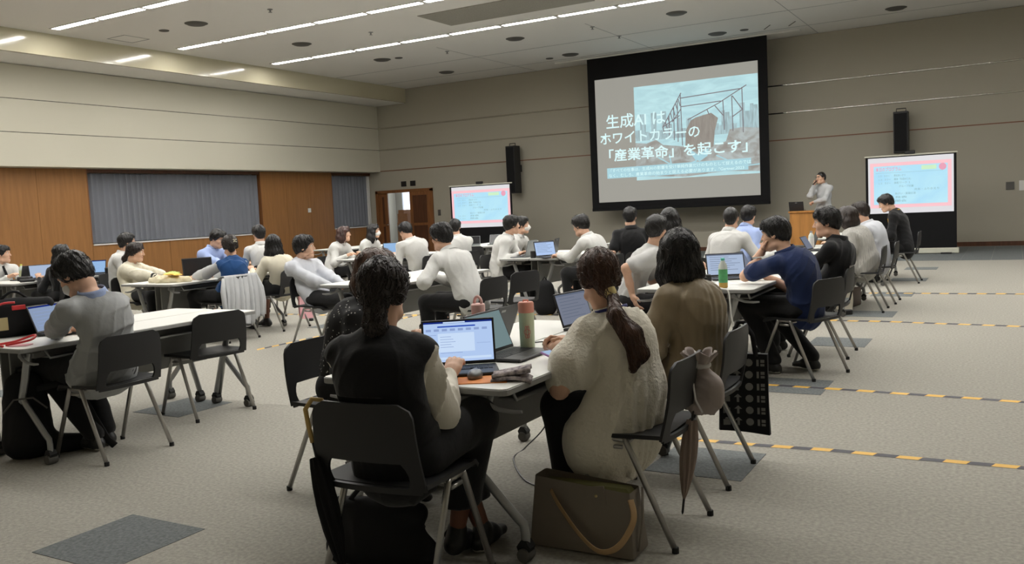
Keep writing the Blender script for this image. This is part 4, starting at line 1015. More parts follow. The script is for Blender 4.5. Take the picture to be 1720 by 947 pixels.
pC, iC = sit('woman in cream crinkled blouse with long brown ponytail and gold hair clip', 'chair of the woman in cream, a drawstring bag on its back', (-1.385, 3.39), 90, (-1.547, 3.42, 1.056), 42, fem=True, top=C_cream, hair='pony', hairm=H_br, nlocks=900, seed=11, sleeve='elbow', crop=.16, pelvis_y=.025, lanyard=M_lblue, pleat=(.013, .80, 13), puff=.030, infl=.013, collar=False, hem=.18, wide=.05, twist=-22,
    hands={'L': (-.075, .30, .765), 'R': (.015, .31, .775), 'nL': (-.6, -.2, .8), 'nR': (.6, -.2, .8), 'dL': (.5, .8, .1), 'dR': (-.35, .8, .15)}, elbow={'L': (-.9, -.1, -1), 'R': (.8, -.1, -1)}, hcurl=.75, foldamp=.014, knees={'R': (.11, .27, .52), 'L': (-.12, .29, .52)}, feet={'R': (.11, .20, .085), 'L': (-.12, .23, .085)},
    tail=[(.008, -.108, -.045, .020), (.018, -.140, -.080, .019), (.030, -.172, -.15, .034), (.045, -.188, -.235, .043), (.060, -.192, -.315, .040), (.062, -.180, -.380, .014)], **HI)
c = iC['L2W']((.014, -.125, -.062)); d_ = unit(iC['Rh'] @ np.array([.2, -.4, -.8]))
MB().tube([c-d_*.016, c+d_*.016], .0265, 14).build('hair_clip', M_gold, pC, smooth=40)
pD, iD = sit('woman with shaggy black shoulder-length hair in a khaki satin blouse', 'chair of the woman in khaki, a patterned tote on its corner', (-1.405, 4.19), 90, (-1.458, 4.20, 1.103), 28, fem=True, top=C_khaki, hair='shag', nlocks=900, seed=17, infl=.020, puff=.016, collar=False, twist=-22, foldamp=.014, pleat=(.006, 1.1, 22), bottom=C_rust, skirt=True, legs_bare=M_tan, hem=.02, **HI)
# --- front left table
pG, iG = sit('man in grey shirt bent over the front left table, wearing a white face mask', 'chair under the man in the grey shirt', (-4.77, 3.33), 90, (-4.851, 3.22, 1.089), 104, pitch=34, top=C_grey, collarm=C_denim, hair='mess', nlocks=300, seed=21, mask=True, infl=.024, foldamp=.026, pelvis_y=.0, twist=8, hands={'L': (-.05, .38, .735), 'R': (.10, .40, .735)}, elbow={'L': (-1.2, -.1, -.5)}, hem=.05, feet={'L': (-.02, .16, .085), 'R': (.10, .22, .085)}, **HI)
chair(-5.065, 4.31, 79.5, 'empty chair pushed in at the front left table')
# --- second row right
pN, iN = sit('man in navy polo shirt leaning on the table with hand on chin', 'chair of the man in the navy polo', (-1.41, 6.83), 68, (-1.588, 6.78, 1.071), 84, top=C_navy, sleeve='short', hair='short', nlocks=300, seed=25, pitch=10, hands={'L': (-.145, .235, .955), 'R': (.02, .36, .74), 'dL': (.15, -.25, 1), 'nL': (-.4, 1, .1)}, elbow={'L': (-.5, .9, -1)}, hcurl=.9, infl=.018, foldamp=.012, feet={'L': (-.13, .18, .085), 'R': (.14, .02, .09)}, **HI)
pK, iK = sit('man in black shirt with side profile showing, beside the navy polo', 'chair of the man in the black shirt', (-1.43, 7.72), 90, (-1.389, 7.75, 1.112), 97, pitch=6, top=C_black, hair='side', nlocks=250, seed=27, infl=.02, **M2)
sit('person in pale grey T-shirt half hidden beyond the khaki blouse, bare elbow showing', 'chair under the grey T-shirt beyond the khaki blouse', (-2.83, 6.95), -90, (-2.615, 7.0, 1.127), -5, top=C_ltgrey, sleeve='short', hair='short', fem=True, collar=False, seed=29, infl=.02, hands={'R': (.25, .10, .60), 'L': (-.2, .3, .73)}, elbow={'R': (.8, -1, -.6)}, twist=35, **MD)
sit('dark-haired person whose head top shows above the grey T-shirt', 'chair of the hidden second person left of the second row table', (-2.98, 8.0), -80, (-2.924, 8.2, 1.17), 5, top=C_white, hair='bob', fem=True, collar=False, seed=31, **MD)
# --- third row right
sit('man with cropped hair in a white shirt seen from behind', 'chair back below the cropped-hair man', (-2.70, 9.28), -16, (-2.692, 9.5, 1.132), 6, top=C_white, hair='crop', nlocks=60, seed=33, infl=.024, foldamp=.014, hands={'R': (.36, .42, .735), 'L': (-.16, .3, .72)}, **MD)
sit('man in light blue shirt seen from behind, beyond the cropped-hair man', 'chair of the man in the light blue shirt', (-2.92, 10.62), -45, (-2.873, 10.9, 1.126), 0, top=C_blue, hair='short', seed=35, infl=.022, twist=25, **LO)
sit('person with brown bob in loose grey short-sleeved top', 'chair behind the loose grey top', (-1.52, 10.67), 90, (-1.676, 10.67, 1.076), 62, fem=True, top=C_stripe, sleeve='elbow', puff=.03, hair='bob', hairm=H_dk, collar=False, seed=37, infl=.035, hem=.06, foldamp=.018, twist=-10, **LO)
sit('person in white shirt leaning forward beyond the loose grey top', 'chair behind the leaning white shirt', (-1.48, 11.48), 90, (-1.664, 11.48, 1.10), 80, top=C_white2, hair='short', hairm=H_dk, seed=39, infl=.026, foldamp=.016, pitch=10, **LO)
# --- back row right
sit('man in black shirt with yellow lanyard before the right portable screen', 'chair of the man with the yellow lanyard', (-1.45, 14.0), 90, (-1.666, 14.0, 1.166), 100, pitch=24, top=C_black, hair='short', seed=41, infl=.026, lanyard=M_yel, collar=False, **LO)
# --- third row centre
sit('man in black polo sitting upright with his back to us under the big screen', 'chair of the man in the black polo', (-4.28, 10.55), 48, (-4.315, 10.6, 1.173), 14, top=C_black, sleeve='short', hair='short', seed=43, twist=-25, infl=.02, hands={'L': (-.24, .22, .66), 'R': (.2, .25, .66)}, **LO)
sit('man in white shirt leaning over a blue-lit laptop at the third row centre table', 'chair of the man leaning over the blue-lit laptop', (-4.45, 9.92), 90, (-4.69, 9.9, 1.10), 78, pitch=16, top=C_white, hair='mess', seed=45, infl=.026, foldamp=.016, hands={'L': (-.04, .55, .735), 'R': (.12, .50, .735)}, **LO)
sit('person in white shirt seated left of the third row centre table, nearer one', 'chair of the nearer white shirt left of the third row centre table', (-6.05, 10.25), -90, (-5.898, 10.3, 1.129), -38, top=C_white, hair='mess', seed=47, infl=.028, foldamp=.016, twist=20, hem=.05, **LO)
sit('person in white shirt and mask seated left of the third row centre table, farther one', 'chair of the farther white shirt left of the third row centre table', (-6.3, 11.1), -90, (-6.188, 11.1, 1.105), -60, top=C_white, hair='short', seed=49, mask=True, **LO)
chair(-4.42, 7.60, 76, 'empty chair right of the man in glasses, at the same table')
# --- second row centre left
sit('man in glasses and white shirt turned away, leaning on the second row table', 'chair of the man in glasses', (-4.42, 6.86), 90, (-4.73, 6.90, 1.12), 78, pitch=10, top=C_white, hair='mess', nlocks=250, seed=51, glasses=M_frame, infl=.028, foldamp=.018, twist=-12, hands={'L': (-.16, .42, .735), 'R': (.10, .46, .735)}, elbow={'L': (-1, 0, -.8)}, chair_at=(-4.40, 6.93, 84), **M2)
sit('young man in white shirt leaning back in his chair, facing right', 'chair of the young man leaning back', (-6.40, 7.02), -90, (-6.61, 7.06, 1.047), -58, top=C_white2, hair='mess', nlocks=250, seed=53, infl=.030, foldamp=.016, pelvis_y=-.02, hands={'R': (.08, .30, .62), 'L': (-.08, .32, .62)}, knees={'R': (.12, .46, .50), 'L': (-.12, .46, .50)}, **M2)
# --- second row left
p27, i27 = sit('woman in blue knit vest over grey sleeves, hair clipped up', 'chair covered by a pale grey jacket', (-7.89, 7.10), 90, (-7.839, 7.15, 1.088), 58, fem=True, top=C_royal, sleevem=C_jacket, hair='bun', hairm=H_dk, nlocks=250, seed=55, collar=False, puff=.014, twist=-15, hands={'L': (-.10, .42, .735), 'R': (.14, .34, .735)}, **M2)
c = i27['L2W']((.035, -.135, .055)); q_ = i27['Rh']
mb = MB()
for dx, dz in ((-.02, .016), (.02, .016), (-.02, -.012), (.022, -.012)): mb.tube([c, c+q_ @ np.array([dx*.5, -.010, dz*.9]), c+q_ @ np.array([dx, .0, dz])], [.004, .007, .004], 6)
mb.build('hair_clip', mat('clip_pearl', srgb(214, 206, 180), .3), p27, smooth='all')
p25, i25 = sit('woman in cream white knit top with long straight black hair', 'chair with a pink bag hanging on it', (-7.94, 8.0), 90, (-7.958, 7.95, 1.056), 46, fem=True, top=C_knit, hair='long', nlocks=400, seed=57, collar=False, puff=.012, infl=.024, twist=-20, legs_bare=M_tan, skirt=True, bottom=C_pants, **M2)
sit('man in white shirt seen from behind beyond the long black hair', 'chair of the man beyond the long black hair', (-9.20, 8.95), 60, (-9.27, 9.0, 1.163), 60, top=C_white, hair='short', seed=59, **MD)
sit('man in pale blue shirt looking down, under the wide curtain', 'chair of the man under the wide curtain', (-9.52, 8.3), -90, (-9.429, 8.4, 1.133), -85, pitch=24, top=C_blue, hair='short', seed=61, infl=.022, hands={'R': (.05, .5, .735), 'L': (-.1, .5, .735)}, **MD)
p29, i29 = sit('woman in cream top with dark hair tied back and a black arm cover', 'chair of the woman in the cream top', (-9.42, 7.08), -90, (-9.432, 7.1, 1.035), -52, pitch=8, fem=True, top=C_knit, hair='tied', hairm=H_dk, nlocks=250, seed=63, collar=False, infl=.026, puff=.02, twist=15, hem=.06, hands={'R': (.05, .47, .735), 'L': (-.12, .42, .735)}, **M2)
a_, e_, w_ = i29['A']['R']; MB().tube([e_*.55+w_*.45, e_*.3+w_*.7, w_], [.050, .047, .036], 12).build('arm_cover', C_black, p29, smooth='all')
sit('person in white shirt sitting behind the woman in the cream top', 'chair of the white shirt behind the cream top', (-10.45, 7.62), -55, (-10.383, 7.7, 1.146), -25, top=C_white, hair='short', seed=65, infl=.026, foldamp=.016, **MD)
# --- far left
sit('person in dark top with tied hair at the far left table, before the wood wall', 'chair of the dark top at the far left table', (-10.74, 6.98), 90, (-10.766, 7.0, 1.048), -10, fem=True, top=C_black, hair='low', seed=67, collar=False, twist=-50, **MD)
sit('person in white coat with dark tie at the left edge', 'chair of the white coat at the left edge', (-12.3, 7.1), -90, (-12.275, 7.1, 1.056), -48, top=C_white, hair='short', seed=69, tie=C_black, infl=.028, **MD)
# --- third row left
sit('woman with auburn hair in a white shirt, seated before the narrow curtain', 'chair of the woman with auburn hair', (-9.3, 10.62), -90, (-9.175, 10.7, 1.075), -62, fem=True, top=C_white, hair='bob', hairm=H_rd, seed=71, infl=.026, foldamp=.016, hem=.05, **LO)
sit('woman with black hair and white face mask near the doorway', 'chair of the masked woman near the doorway', (-9.5, 11.65), -90, (-9.381, 11.7, 1.08), -68, fem=True, top=C_white, hair='shag', seed=73, mask=True, infl=.024, **LO)
sit('man in white shirt bowed over a laptop in front of the doorway', 'chair of the man bowed in front of the doorway', (-7.52, 10.35), 90, (-7.68, 10.3, 1.099), 72, pitch=22, top=C_white, hair='short', seed=75, infl=.030, foldamp=.018, twist=-25, **LO)
sit('man in white shirt seen from behind, before the left portable screen', 'chair of the man before the left portable screen', (-7.42, 11.3), 80, (-7.48, 11.3, 1.105), 32, top=C_white, hair='short', seed=77, infl=.026, twist=-30, **LO)
chair(-5.15, 12.95, 0, 'empty chair at the back row table left of the black polo')
chair(-8.1, 12.9, 10, 'empty chair at the back row table before the left portable screen')
# --- speaker
pS, iS = person('man standing by the lectern in a light grey jacket and glasses, microphone at his mouth', (-3.58, 19.6), 150, (-3.60, 19.55, 1.675), 142, stand=True, top=C_jacket, hair='crop', nlocks=60, seed=81, glasses=M_frame, infl=.022, hands={'R': (.075, .17, 1.535), 'L': (.06, .20, 1.17), 'dR': (-.3, -.1, 1), 'nR': (.5, 1, .0)}, elbow={'R': (.15, .6, -1), 'L': (-1, .2, -.6)}, hcurl=1.0, hem=.04, **LO)
w_ = iS['A']['R'][2]; mic = iS['L2W']((0, .125, -.06))
o = MB().tube([w_+np.array([-.01, .05, .0]), mic+(w_-mic)*.2, mic], [.012, .013, .02], 10).build('microphone', M_black, None, smooth='all')
tag(o, 'black handheld microphone at the mouth of the standing speaker', 'microphone'); o.location = pS.location; o.rotation_euler = pS.rotation_euler
# ------------------------------------------------------------------ lectern
M_lect = mat('lectern_wood', srgb(176, 122, 62), .4, noise=(3.0, .14), stretch=(5, 5, .5))
t = thing('lectern', 'light wood lectern at the front with a black laptop on top', 'lectern', (-3.83, 19.2, 0))
MB().bb(-.29, .29, -.22, -.19, .05, .96).build('front_panel', M_lect, t, bevel=.004)
for s in (-1, 1): MB().bb(s*.29-.015, s*.29+.015, -.22, .24, .03, .96).build('side_panel', M_lect, t, bevel=.004)
MB().bb(-.33, .33, -.25, .27, .96, 1.0).build('top', M_lect, t, bevel=.008); MB().bb(-.28, .28, -.19, .22, .6, .62).build('shelf', M_lect, t)
MB().bb(-.32, .32, -.24, .25, 0, .04).build('plinth', M_wooddk, t)
laptop(-4.02, 19.22, 180, 'black laptop standing open on the lectern', 1.0, 108, .30, group=None)
# ------------------------------------------------------------------ laptops on the tables
D_man = disp('display_soft', srgb(138, 154, 182))
laptop(-1.985, 2.985, 35, 'black laptop with bright blue-white document on screen, before the black vest', TZ, 104, .31, screen=D_blue, ui=1)
laptop(-1.955, 3.40, 90, 'black laptop with dim teal screen, right of the bright document screen', TZ, 112, .31, screen=D_teal)
laptop(-1.965, 4.27, 82, 'dark laptop with grey screen beside the gold hair clip', TZ, 108, .30, screen=D_dim, ui=2)
laptop(-2.33, 3.66, -90, 'black laptop seen from its lid, behind the bright document screen', TZ, 112, .30)
laptop(-2.03, 7.08, 29, 'laptop with pale screen behind the green tea bottle', TZ, 112, .32, screen=D_pale, ui=2)
laptop(-1.95, 7.70, 88, 'dark laptop before the man in the black shirt', TZ, 118, .30, screen=D_dim)
laptop(-1.98, 10.55, 88, 'dark slim laptop beside the white bottle on the third row right table', TZ, 120, .28, screen=D_dim)
laptop(-2.30, 11.35, -70, 'dark laptop on the far end of the third row right table', TZ, 110, .3)
laptop(-8.52, 7.30, 66, 'black laptop with dark upright screen before the blue knit vest', TZ, 100, .36)
laptop(-5.30, 3.44, 104, 'dark laptop with pale blue screen before the man in the grey shirt', TZ, 112, .30, screen=D_man, ui=3)
laptop(-11.38, 7.12, 75, 'laptop with white screen before the dark top at the far left table', TZ, 105, .30, screen=D_pale)
laptop(-11.28, 7.75, 40, 'laptop showing a blue picture on the far left table', TZ, 112, .32, screen=D_sky, ui=3)
laptop(-11.72, 7.05, -80, 'black laptop seen from its lid, before the white coat', TZ, 105, .30)
laptop(-8.30, 10.85, 50, 'laptop with sky blue screen near the masked woman', TZ, 105, .32, screen=D_sky)
laptop(-5.45, 7.05, 72, 'dark laptop before the man in glasses', TZ, 108, .30, screen=D_dim)
laptop(-5.72, 10.2, -82, 'dark grey laptop seen from its lid on the third row centre table', TZ, 106, .34, body=M_lapg)
laptop(-5.20, 10.05, 62, 'laptop with bright pale blue screen on the third row centre table', TZ, 104, .32, screen=D_blue, ui=2)
laptop(-5.75, 11.05, -75, 'black laptop before the farther masked white shirt', TZ, 100, .3)
laptop(-8.25, 13.8, 20, 'right one of two grey laptops on the table before the left portable screen', TZ, 118, .3, body=M_lapg)
laptop(-8.65, 13.6, 30, 'left one of two grey laptops on the table before the left portable screen', TZ, 125, .3, body=M_lapg)
def spl(pts):
    P = [Vector(p) for p in pts]; out = []
    for i in range(len(P)-1):
        a, b, c, d = P[max(i-1, 0)], P[i], P[i+1], P[min(i+2, len(P)-1)]
        for k in range(6):
            u = k/6; out.append(tuple(.5*((2*b)+(c-a)*u+(2*a-5*b+4*c-d)*u*u+(3*b-a-3*c+d)*u**3)))
    return out+[tuple(P[-1])]
# ------------------------------------------------------------------ table-top things
def solid(nm, mb, m, label, cat, group=None, loc=None, rz=0, **k):
    o = mb.build(nm, m, **k); tag(o, label, cat, group)
    if loc: o.location = loc; o.rotation_euler = (0, 0, rad(rz))
    return o
M_tum = mat('tumbler_green', srgb(196, 208, 178), .45); M_pk = mat('tumbler_coral', srgb(226, 158, 140), .5); M_pkd = mat('print_coral', srgb(214, 120, 118), .5); M_pkl = mat('pale_pink', srgb(236, 190, 184), .45)
t = thing('tumbler', 'tall pale green tumbler with coral lid on the front table', 'tumbler', (-1.985, 3.56, TZ))
MB().lathe([(.030, 0), (.034, .004), (.036, .17), (.034, .178)], n=24).build('body', M_tum, t, smooth=40)
MB().lathe([(.035, .178), (.037, .18), (.037, .222), (.033, .228), (.012, .228)], n=24).build('lid', M_pk, t, smooth=40)
MB().tube([(-.012, 0, .228), (-.012, 0, .236), (.012, 0, .236), (.012, 0, .228)], .004, 6).build('loop', M_pk, t)
mb = MB()
for k in range(6):
    a = -PI/2+.55+math.cos(k*PI/3)*.28; z = .09+.022*math.sin(k*PI/3); R_ = .0362
    pts = [(R_*math.cos(a+.13*math.cos(b)), R_*math.sin(a+.13*math.cos(b)), z+.010*math.sin(b)) for b in np.linspace(0, 2*PI, 9)]; mb.tube(pts, .0013, 4)
mb.build('printed_flower', M_pkd, t)
t = thing('tumbler', 'short pink bottle with ring handle behind the bright document screen', 'bottle', (-2.40, 3.80, TZ))
MB().lathe([(.034, 0), (.037, .004), (.037, .13), (.03, .14)], n=22).build('body', M_pkd, t, smooth=40)
MB().lathe([(.036, .14), (.036, .18), (.03, .186), (.01, .186)], n=22).build('lid', M_pkl, t, smooth=40)
MB().tube([(.022*math.cos(a), 0, .186+.036*math.sin(a)) for a in np.linspace(0, PI, 9)], .008, 8).build('ring_handle', M_pkl, t, smooth='all')
M_or = mat('orange_sheet', srgb(226, 140, 66), .6)
solid('sheet', MB().bb(-.10, .10, -.075, .075, 0, .003), M_or, 'orange mouse mat under the grey mouse', 'mat', loc=(-1.82, 2.885, TZ), rz=28)
t = thing('mouse', 'grey and black computer mouse on the orange mat', 'mouse', (-1.865, 2.905, TZ+.003), rad(20))
g = F().ell((0, 0, .010), (.030, .052, .026), k=.01); V, Q = net(lambda q: np.maximum(g(q), -q[:, 2]), (-.04, -.06, -.01), (.04, .06, .05), .003, slack=.01); nobj('shell', V, Q, M_lapg, t)
MB().bb(-.004, .004, .016, .040, .028, .0345).build('wheel', M_black, t); MB().bb(-.0012, .0012, .012, .05, .02, .0325).build('button_split', M_black, t)
# folded patterned pouch
M_pouch = mat('pouch_print', srgb(64, 56, 66), .8, noise=(46, .3), col2=srgb(196, 184, 182))
t = thing('pouch', 'folded grey patterned pouch on the near corner of the front table', 'pouch', (-1.705, 2.92, TZ), rad(25))
def pf(u, v): return ((u-.5)*.16, -.05+.10*v, .004+.014*math.sin(PI*u)**.5+.006*math.sin(7*v+3*u))
MB().sheet(pf, 10, 6, .014).build('lower_fold', M_pouch, t, smooth='all')
def pf2(u, v): return ((u-.5)*.15, -.045+.10*v, .026+.016*u+.018*math.sin(PI*v)*u+.004*math.sin(9*v))
MB().sheet(pf2, 10, 6, .012).build('upper_fold', M_pouch, t, smooth='all')
t = thing('phone', 'purple smartphone held by the woman in cream', 'phone', (-1.70, 3.31, TZ+.02), rad(70)); t.rotation_euler = (rad(12), 0, rad(70))
MB().bb(-.037, .037, -.075, .075, 0, .010).build('case', mat('case_purple', srgb(196, 150, 214), .4), t, bevel=.003); MB().bb(-.033, .033, -.07, .07, .010, .011).build('display', glow('phone_glow', srgb(180, 205, 235), .8), t)
solid('glasses_case', MB().lathe([(.004, -.08), (.018, -.072), (.022, -.03), (.022, .03), (.018, .072), (.004, .08)], n=14, R=rotm(0, PI/2, 0)), M_black, 'slim black case on the table beyond the woman in cream', 'case', loc=(-1.80, 3.72, TZ+.021), rz=20, smooth=50)
def curve(nm, pts, r, m, label, cat, n=6):
    P = [Vector(p) for p in pts]; out = []
    for i in range(len(P)-1):
        a, b, c, d = P[max(i-1, 0)], P[i], P[i+1], P[min(i+2, len(P)-1)]
        for k in range(6):
            u = k/6; out.append(.5*((2*b)+(c-a)*u+(2*a-5*b+4*c-d)*u*u+(3*b-a-3*c+d)*u**3))
    out.append(P[-1]); return solid(nm, MB().tube([tuple(p) for p in out], r, n), m, label, cat, smooth='all')
curve('power_cable', [(-2.40, 4.5, .30), (-2.36, 4.42, .12), (-2.42, 4.25, .006), (-2.38, 4.05, .005), (-2.15, 3.75, .005), (-1.95, 3.62, .005), (-1.9, 3.4, .005)], .004, M_black, 'thin black cable curling on the carpet under the front table', 'cable')
curve('charging_cable', [(-2.06, 3.72, TZ+.005), (-2.02, 3.78, TZ+.004), (-1.98, 3.70, TZ+.004), (-1.92, 3.62, TZ+.004), (-1.86, 3.60, TZ+.004)], .003, M_black, 'thin black cable on the front table behind the tumbler', 'cable')
curve('headset_cable', [(-1.9, 6.33, TZ+.005), (-1.84, 6.26, TZ+.004), (-1.80, 6.24, TZ-.02), (-1.78, 6.23, .5), (-1.74, 6.22, .35), (-1.68, 6.2, .2)], .006, M_white, 'white cable hanging from the near edge of the second row table', 'cable')
def bottle(x, y, label, body, liquid, cap, h=.22, r=.033):
    t = thing('bottle', label, 'bottle', (x, y, TZ))
    MB().lathe([(r*.85, 0), (r, .006), (r, h*.35), (r*.95, h*.4)], n=20).build('contents', liquid, t, smooth=40)
    MB().lathe([(r*1.005, h*.18), (r*1.01, h*.2), (r*1.01, h*.62), (r, h*.63)], n=20).build('label', body, t, smooth=40)
    MB().lathe([(r*.98, h*.62), (r, h*.66), (r*.93, h*.76), (r*.42, h*.90), (r*.40, h*.93)], n=20).build('shoulder', mat('clear_plastic', srgb(214, 222, 214), .15), t, smooth=40)
    MB().lathe([(r*.43, h*.92), (r*.46, h*.925), (r*.46, h), (r*.4, h*1.005)], n=16).build('cap', cap, t, smooth=40)
M_gl = mat('label_green', srgb(92, 170, 112), .5, noise=(22, .2)); M_te = mat('tea_amber', srgb(190, 150, 62), .2); M_tq = mat('cap_turquoise', srgb(110, 206, 190), .45)
bottle(-1.885, 6.40, 'green tea bottle with turquoise cap on the second row table', M_gl, M_te, M_tq)
bottle(-2.10, 10.75, 'white bottle on the third row right table', M_white, M_white, M_grey)
bottle(-11.66, 6.98, 'clear bottle with yellow-green cap on the far left table', mat('label_pale', srgb(206, 210, 170), .4), mat('clear_plastic', srgb(214, 222, 214), .15), mat('cap_lime', srgb(206, 210, 90), .5))
t = thing('camera', 'small black camera on the second row table beside the khaki shoulder', 'camera', (-2.12, 6.66, TZ), rad(30))
MB().bb(-.06, .06, -.03, .03, 0, .075).build('body', M_black, t, bevel=.006); MB().lathe([(.026, 0), (.028, .02), (.026, .05), (.02, .052)], (0, -.03, .036), 16, R=rotm(PI/2, 0, 0)).build('lens', M_black, t, smooth=40); MB().bb(-.02, .02, -.02, .02, .075, .09).build('viewfinder', M_black, t, bevel=.004)
for i, (x, y, r_) in enumerate(((-2.04, 6.46, 10), (-1.78, 7.25, 70), (-1.86, 8.0, 85), (-2.2, 10.2, 80), (-5.30, 6.72, 70), (-8.33, 6.9, 60))):
    solid('paper', MB().bb(-.105, .105, -.148, .148, 0, .002+.001*i), M_white, 'white sheet of paper lying on the %s' % ('second row table by the camera', 'second row table before the navy polo', 'second row table before the black shirt', 'third row right table', 'second row table before the man in glasses', 'table before the blue knit vest'), 'paper', 'white papers', loc=(x, y, TZ), rz=r_) if False else solid('paper', MB().bb(-.105, .105, -.148, .148, 0, .002), M_white, 'white sheet of paper lying on the %s' % ('second row table by the camera', 'second row table before the navy polo', 'second row table before the black shirt', 'third row right table', 'second row table before the man in glasses', 'table before the blue knit vest')[i], 'paper', loc=(x, y, TZ), rz=r_)
solid('folder', MB().bb(-.11, .11, -.15, .15, 0, .012), mat('folder_cream', srgb(206, 204, 160), .6), 'pale yellow folder lying on the table left of the man in glasses', 'folder', loc=(-5.72, 7.38, TZ), rz=70, bevel=.003)
solid('pencil_case', MB().bb(-.10, .10, -.035, .035, 0, .05), M_black, 'black pencil case on the third row centre table', 'case', loc=(-5.25, 10.0, TZ), rz=10, bevel=.012) if False else None
solid('mug', MB().lathe([(.03, 0), (.036, .004), (.038, .09), (.034, .09), (.032, .01)], n=18), M_black, 'black mug on the third row centre table near the blue-lit laptop', 'mug', loc=(-5.42, 9.98, TZ), smooth=40)
# snack cloth on the left table
M_cl = mat('snack_cloth', srgb(226, 216, 186), .85, bump=(24, .6, .01)); M_lime = mat('snack_lime', srgb(176, 206, 96), .5); M_ora = mat('snack_yellow', srgb(240, 196, 84), .5)
t = thing('cloth_bag', 'crumpled cream cloth bag with snack packets spilling out on the table', 'bag', (-8.42, 6.76, TZ), rad(15))
g = F().cone((-.24, 0, .02), (.0, .02, .035), .05, .065, .03).cone((0, .02, .03), (.24, .0, .02), .065, .045, .03).cone((-.1, -.08, .02), (.14, -.06, .02), .04, .045, .03); ff = folds(91, .02, 60)
V, Q = net(lambda q: np.maximum(g(q)-ff(q), .001-q[:, 2]), (-.34, -.2, -.02), (.34, .16, .14), .008, slack=.03); nobj('cloth', V, Q, M_cl, t)
def packet(x, y, z, rz, m, label):
    mb = MB(); mb.sheet(lambda u, v: ((u-.5)*.15, (v-.5)*.09, .016*math.sin(PI*u)*math.sin(PI*v)+.003*math.sin(30*u)), 10, 6, .004)
    mb.sheet(lambda u, v: ((.5-u)*.15, (v-.5)*.09, -.004-.012*math.sin(PI*u)*math.sin(PI*v)), 10, 6, .003); o = solid('snack_packet', mb, m, label, 'snack packet', 'snack packets', loc=(x, y, z), rz=rz, smooth=40)
packet(-8.46, 6.83, TZ+.105, 20, M_lime, 'lime green snack packet on the cream cloth bag'); packet(-8.28, 6.74, TZ+.092, -25, M_ora, 'yellow snack packet at the right end of the cream cloth bag'); packet(-8.36, 6.72, TZ+.10, 60, M_ora, 'yellow snack packet in the middle of the cream cloth bag')
packet(-8.56, 7.14, TZ+.02, 30, M_ora, 'yellow packet in front of the dark upright laptop')
# front left table: black bag, red lanyard, tape roll
M_red = mat('red_cord', srgb(214, 60, 62), .55)
t = thing('laptop_bag', 'black bag standing on the front left table with a red tag', 'bag', (-5.56, 3.26, TZ), rad(74))
g = F().cone((-.19, 0, .06), (.19, 0, .06), .055, .055, .03).cone((-.19, 0, .19), (.19, 0, .19), .045, .045, .03).ell((0, 0, .12), (.2, .05, .12), k=.04)
V, Q = net(lambda q: np.maximum(g(q), .001-q[:, 2]), (-.28, -.1, -.02), (.28, .1, .28), .009, slack=.015); nobj('body', V, Q, M_blackm, t)
MB().bb(-.03, .05, -.058, -.05, .17, .20).build('red_tag', M_red, t, bevel=.003)
MB().bb(-.16, -.06, -.062, -.054, .05, .13).build('paper_tag', mat('tag_beige', srgb(190, 176, 130), .7), t)
MB().tube([(-.08+.16*(k/10), 0, .235+.05*math.sin(PI*k/10)) for k in range(11)], .009, 6).build('handle', M_blackm, t, smooth='all')
curve('lanyard', [(-5.22, 2.96, TZ+.006), (-5.34, 2.93, TZ+.008), (-5.45, 3.0, TZ+.12), (-5.42, 3.08, TZ+.22), (-5.38, 3.16, TZ+.23)], .007, M_red, 'red lanyard cord looped over the black bag on the front left table', 'lanyard')
curve('lanyard_loop', [(-5.12, 2.93, TZ+.008), (-5.02, 3.02, TZ+.03), (-5.06, 3.07, TZ+.05), (-5.14, 3.0, TZ+.02), (-5.2, 2.93, TZ+.008), (-5.1, 2.9, TZ+.007)], .007, M_red, 'small red cord loop lying before the pale blue laptop screen', 'lanyard')
solid('name_badge', MB().bb(-.055, .055, -.04, .04, 0, .006), mat('badge_pink', srgb(240, 176, 186), .4), 'pink and white name badge on the front left table', 'badge', loc=(-5.06, 2.98, TZ), rz=30, bevel=.002)
mb = MB().lathe([(.036, 0), (.058, 0), (.058, .03), (.036, .03), (.036, 0)], n=22); solid('tape_roll', mb, mat('tape_tan', srgb(206, 176, 128), .6), 'roll of tan tape on the front left table', 'tape roll', loc=(-5.26, 2.90, TZ+.001), smooth=40)
for i, (x, y, z, rz) in enumerate(((-11.5, 6.92, .03, 20), (-11.22, 6.78, .02, 60), (-11.1, 7.95, .05, 30))):
    solid('gadget_pouch', MB().bb(-.09, .09, -.05, .05, 0, z*2), M_black, ('black pouch by the clear bottle at the far left', 'flat black case on the near end of the far left table', 'black pouch at the far end of the far left table')[i], 'pouch', loc=(x, y, TZ), rz=rz, bevel=.012)
solid('red_case', MB().bb(-.05, .05, -.02, .02, 0, .03), M_red, 'small red case beside the white-screen laptop', 'case', loc=(-11.32, 6.88, TZ), rz=40, bevel=.008)
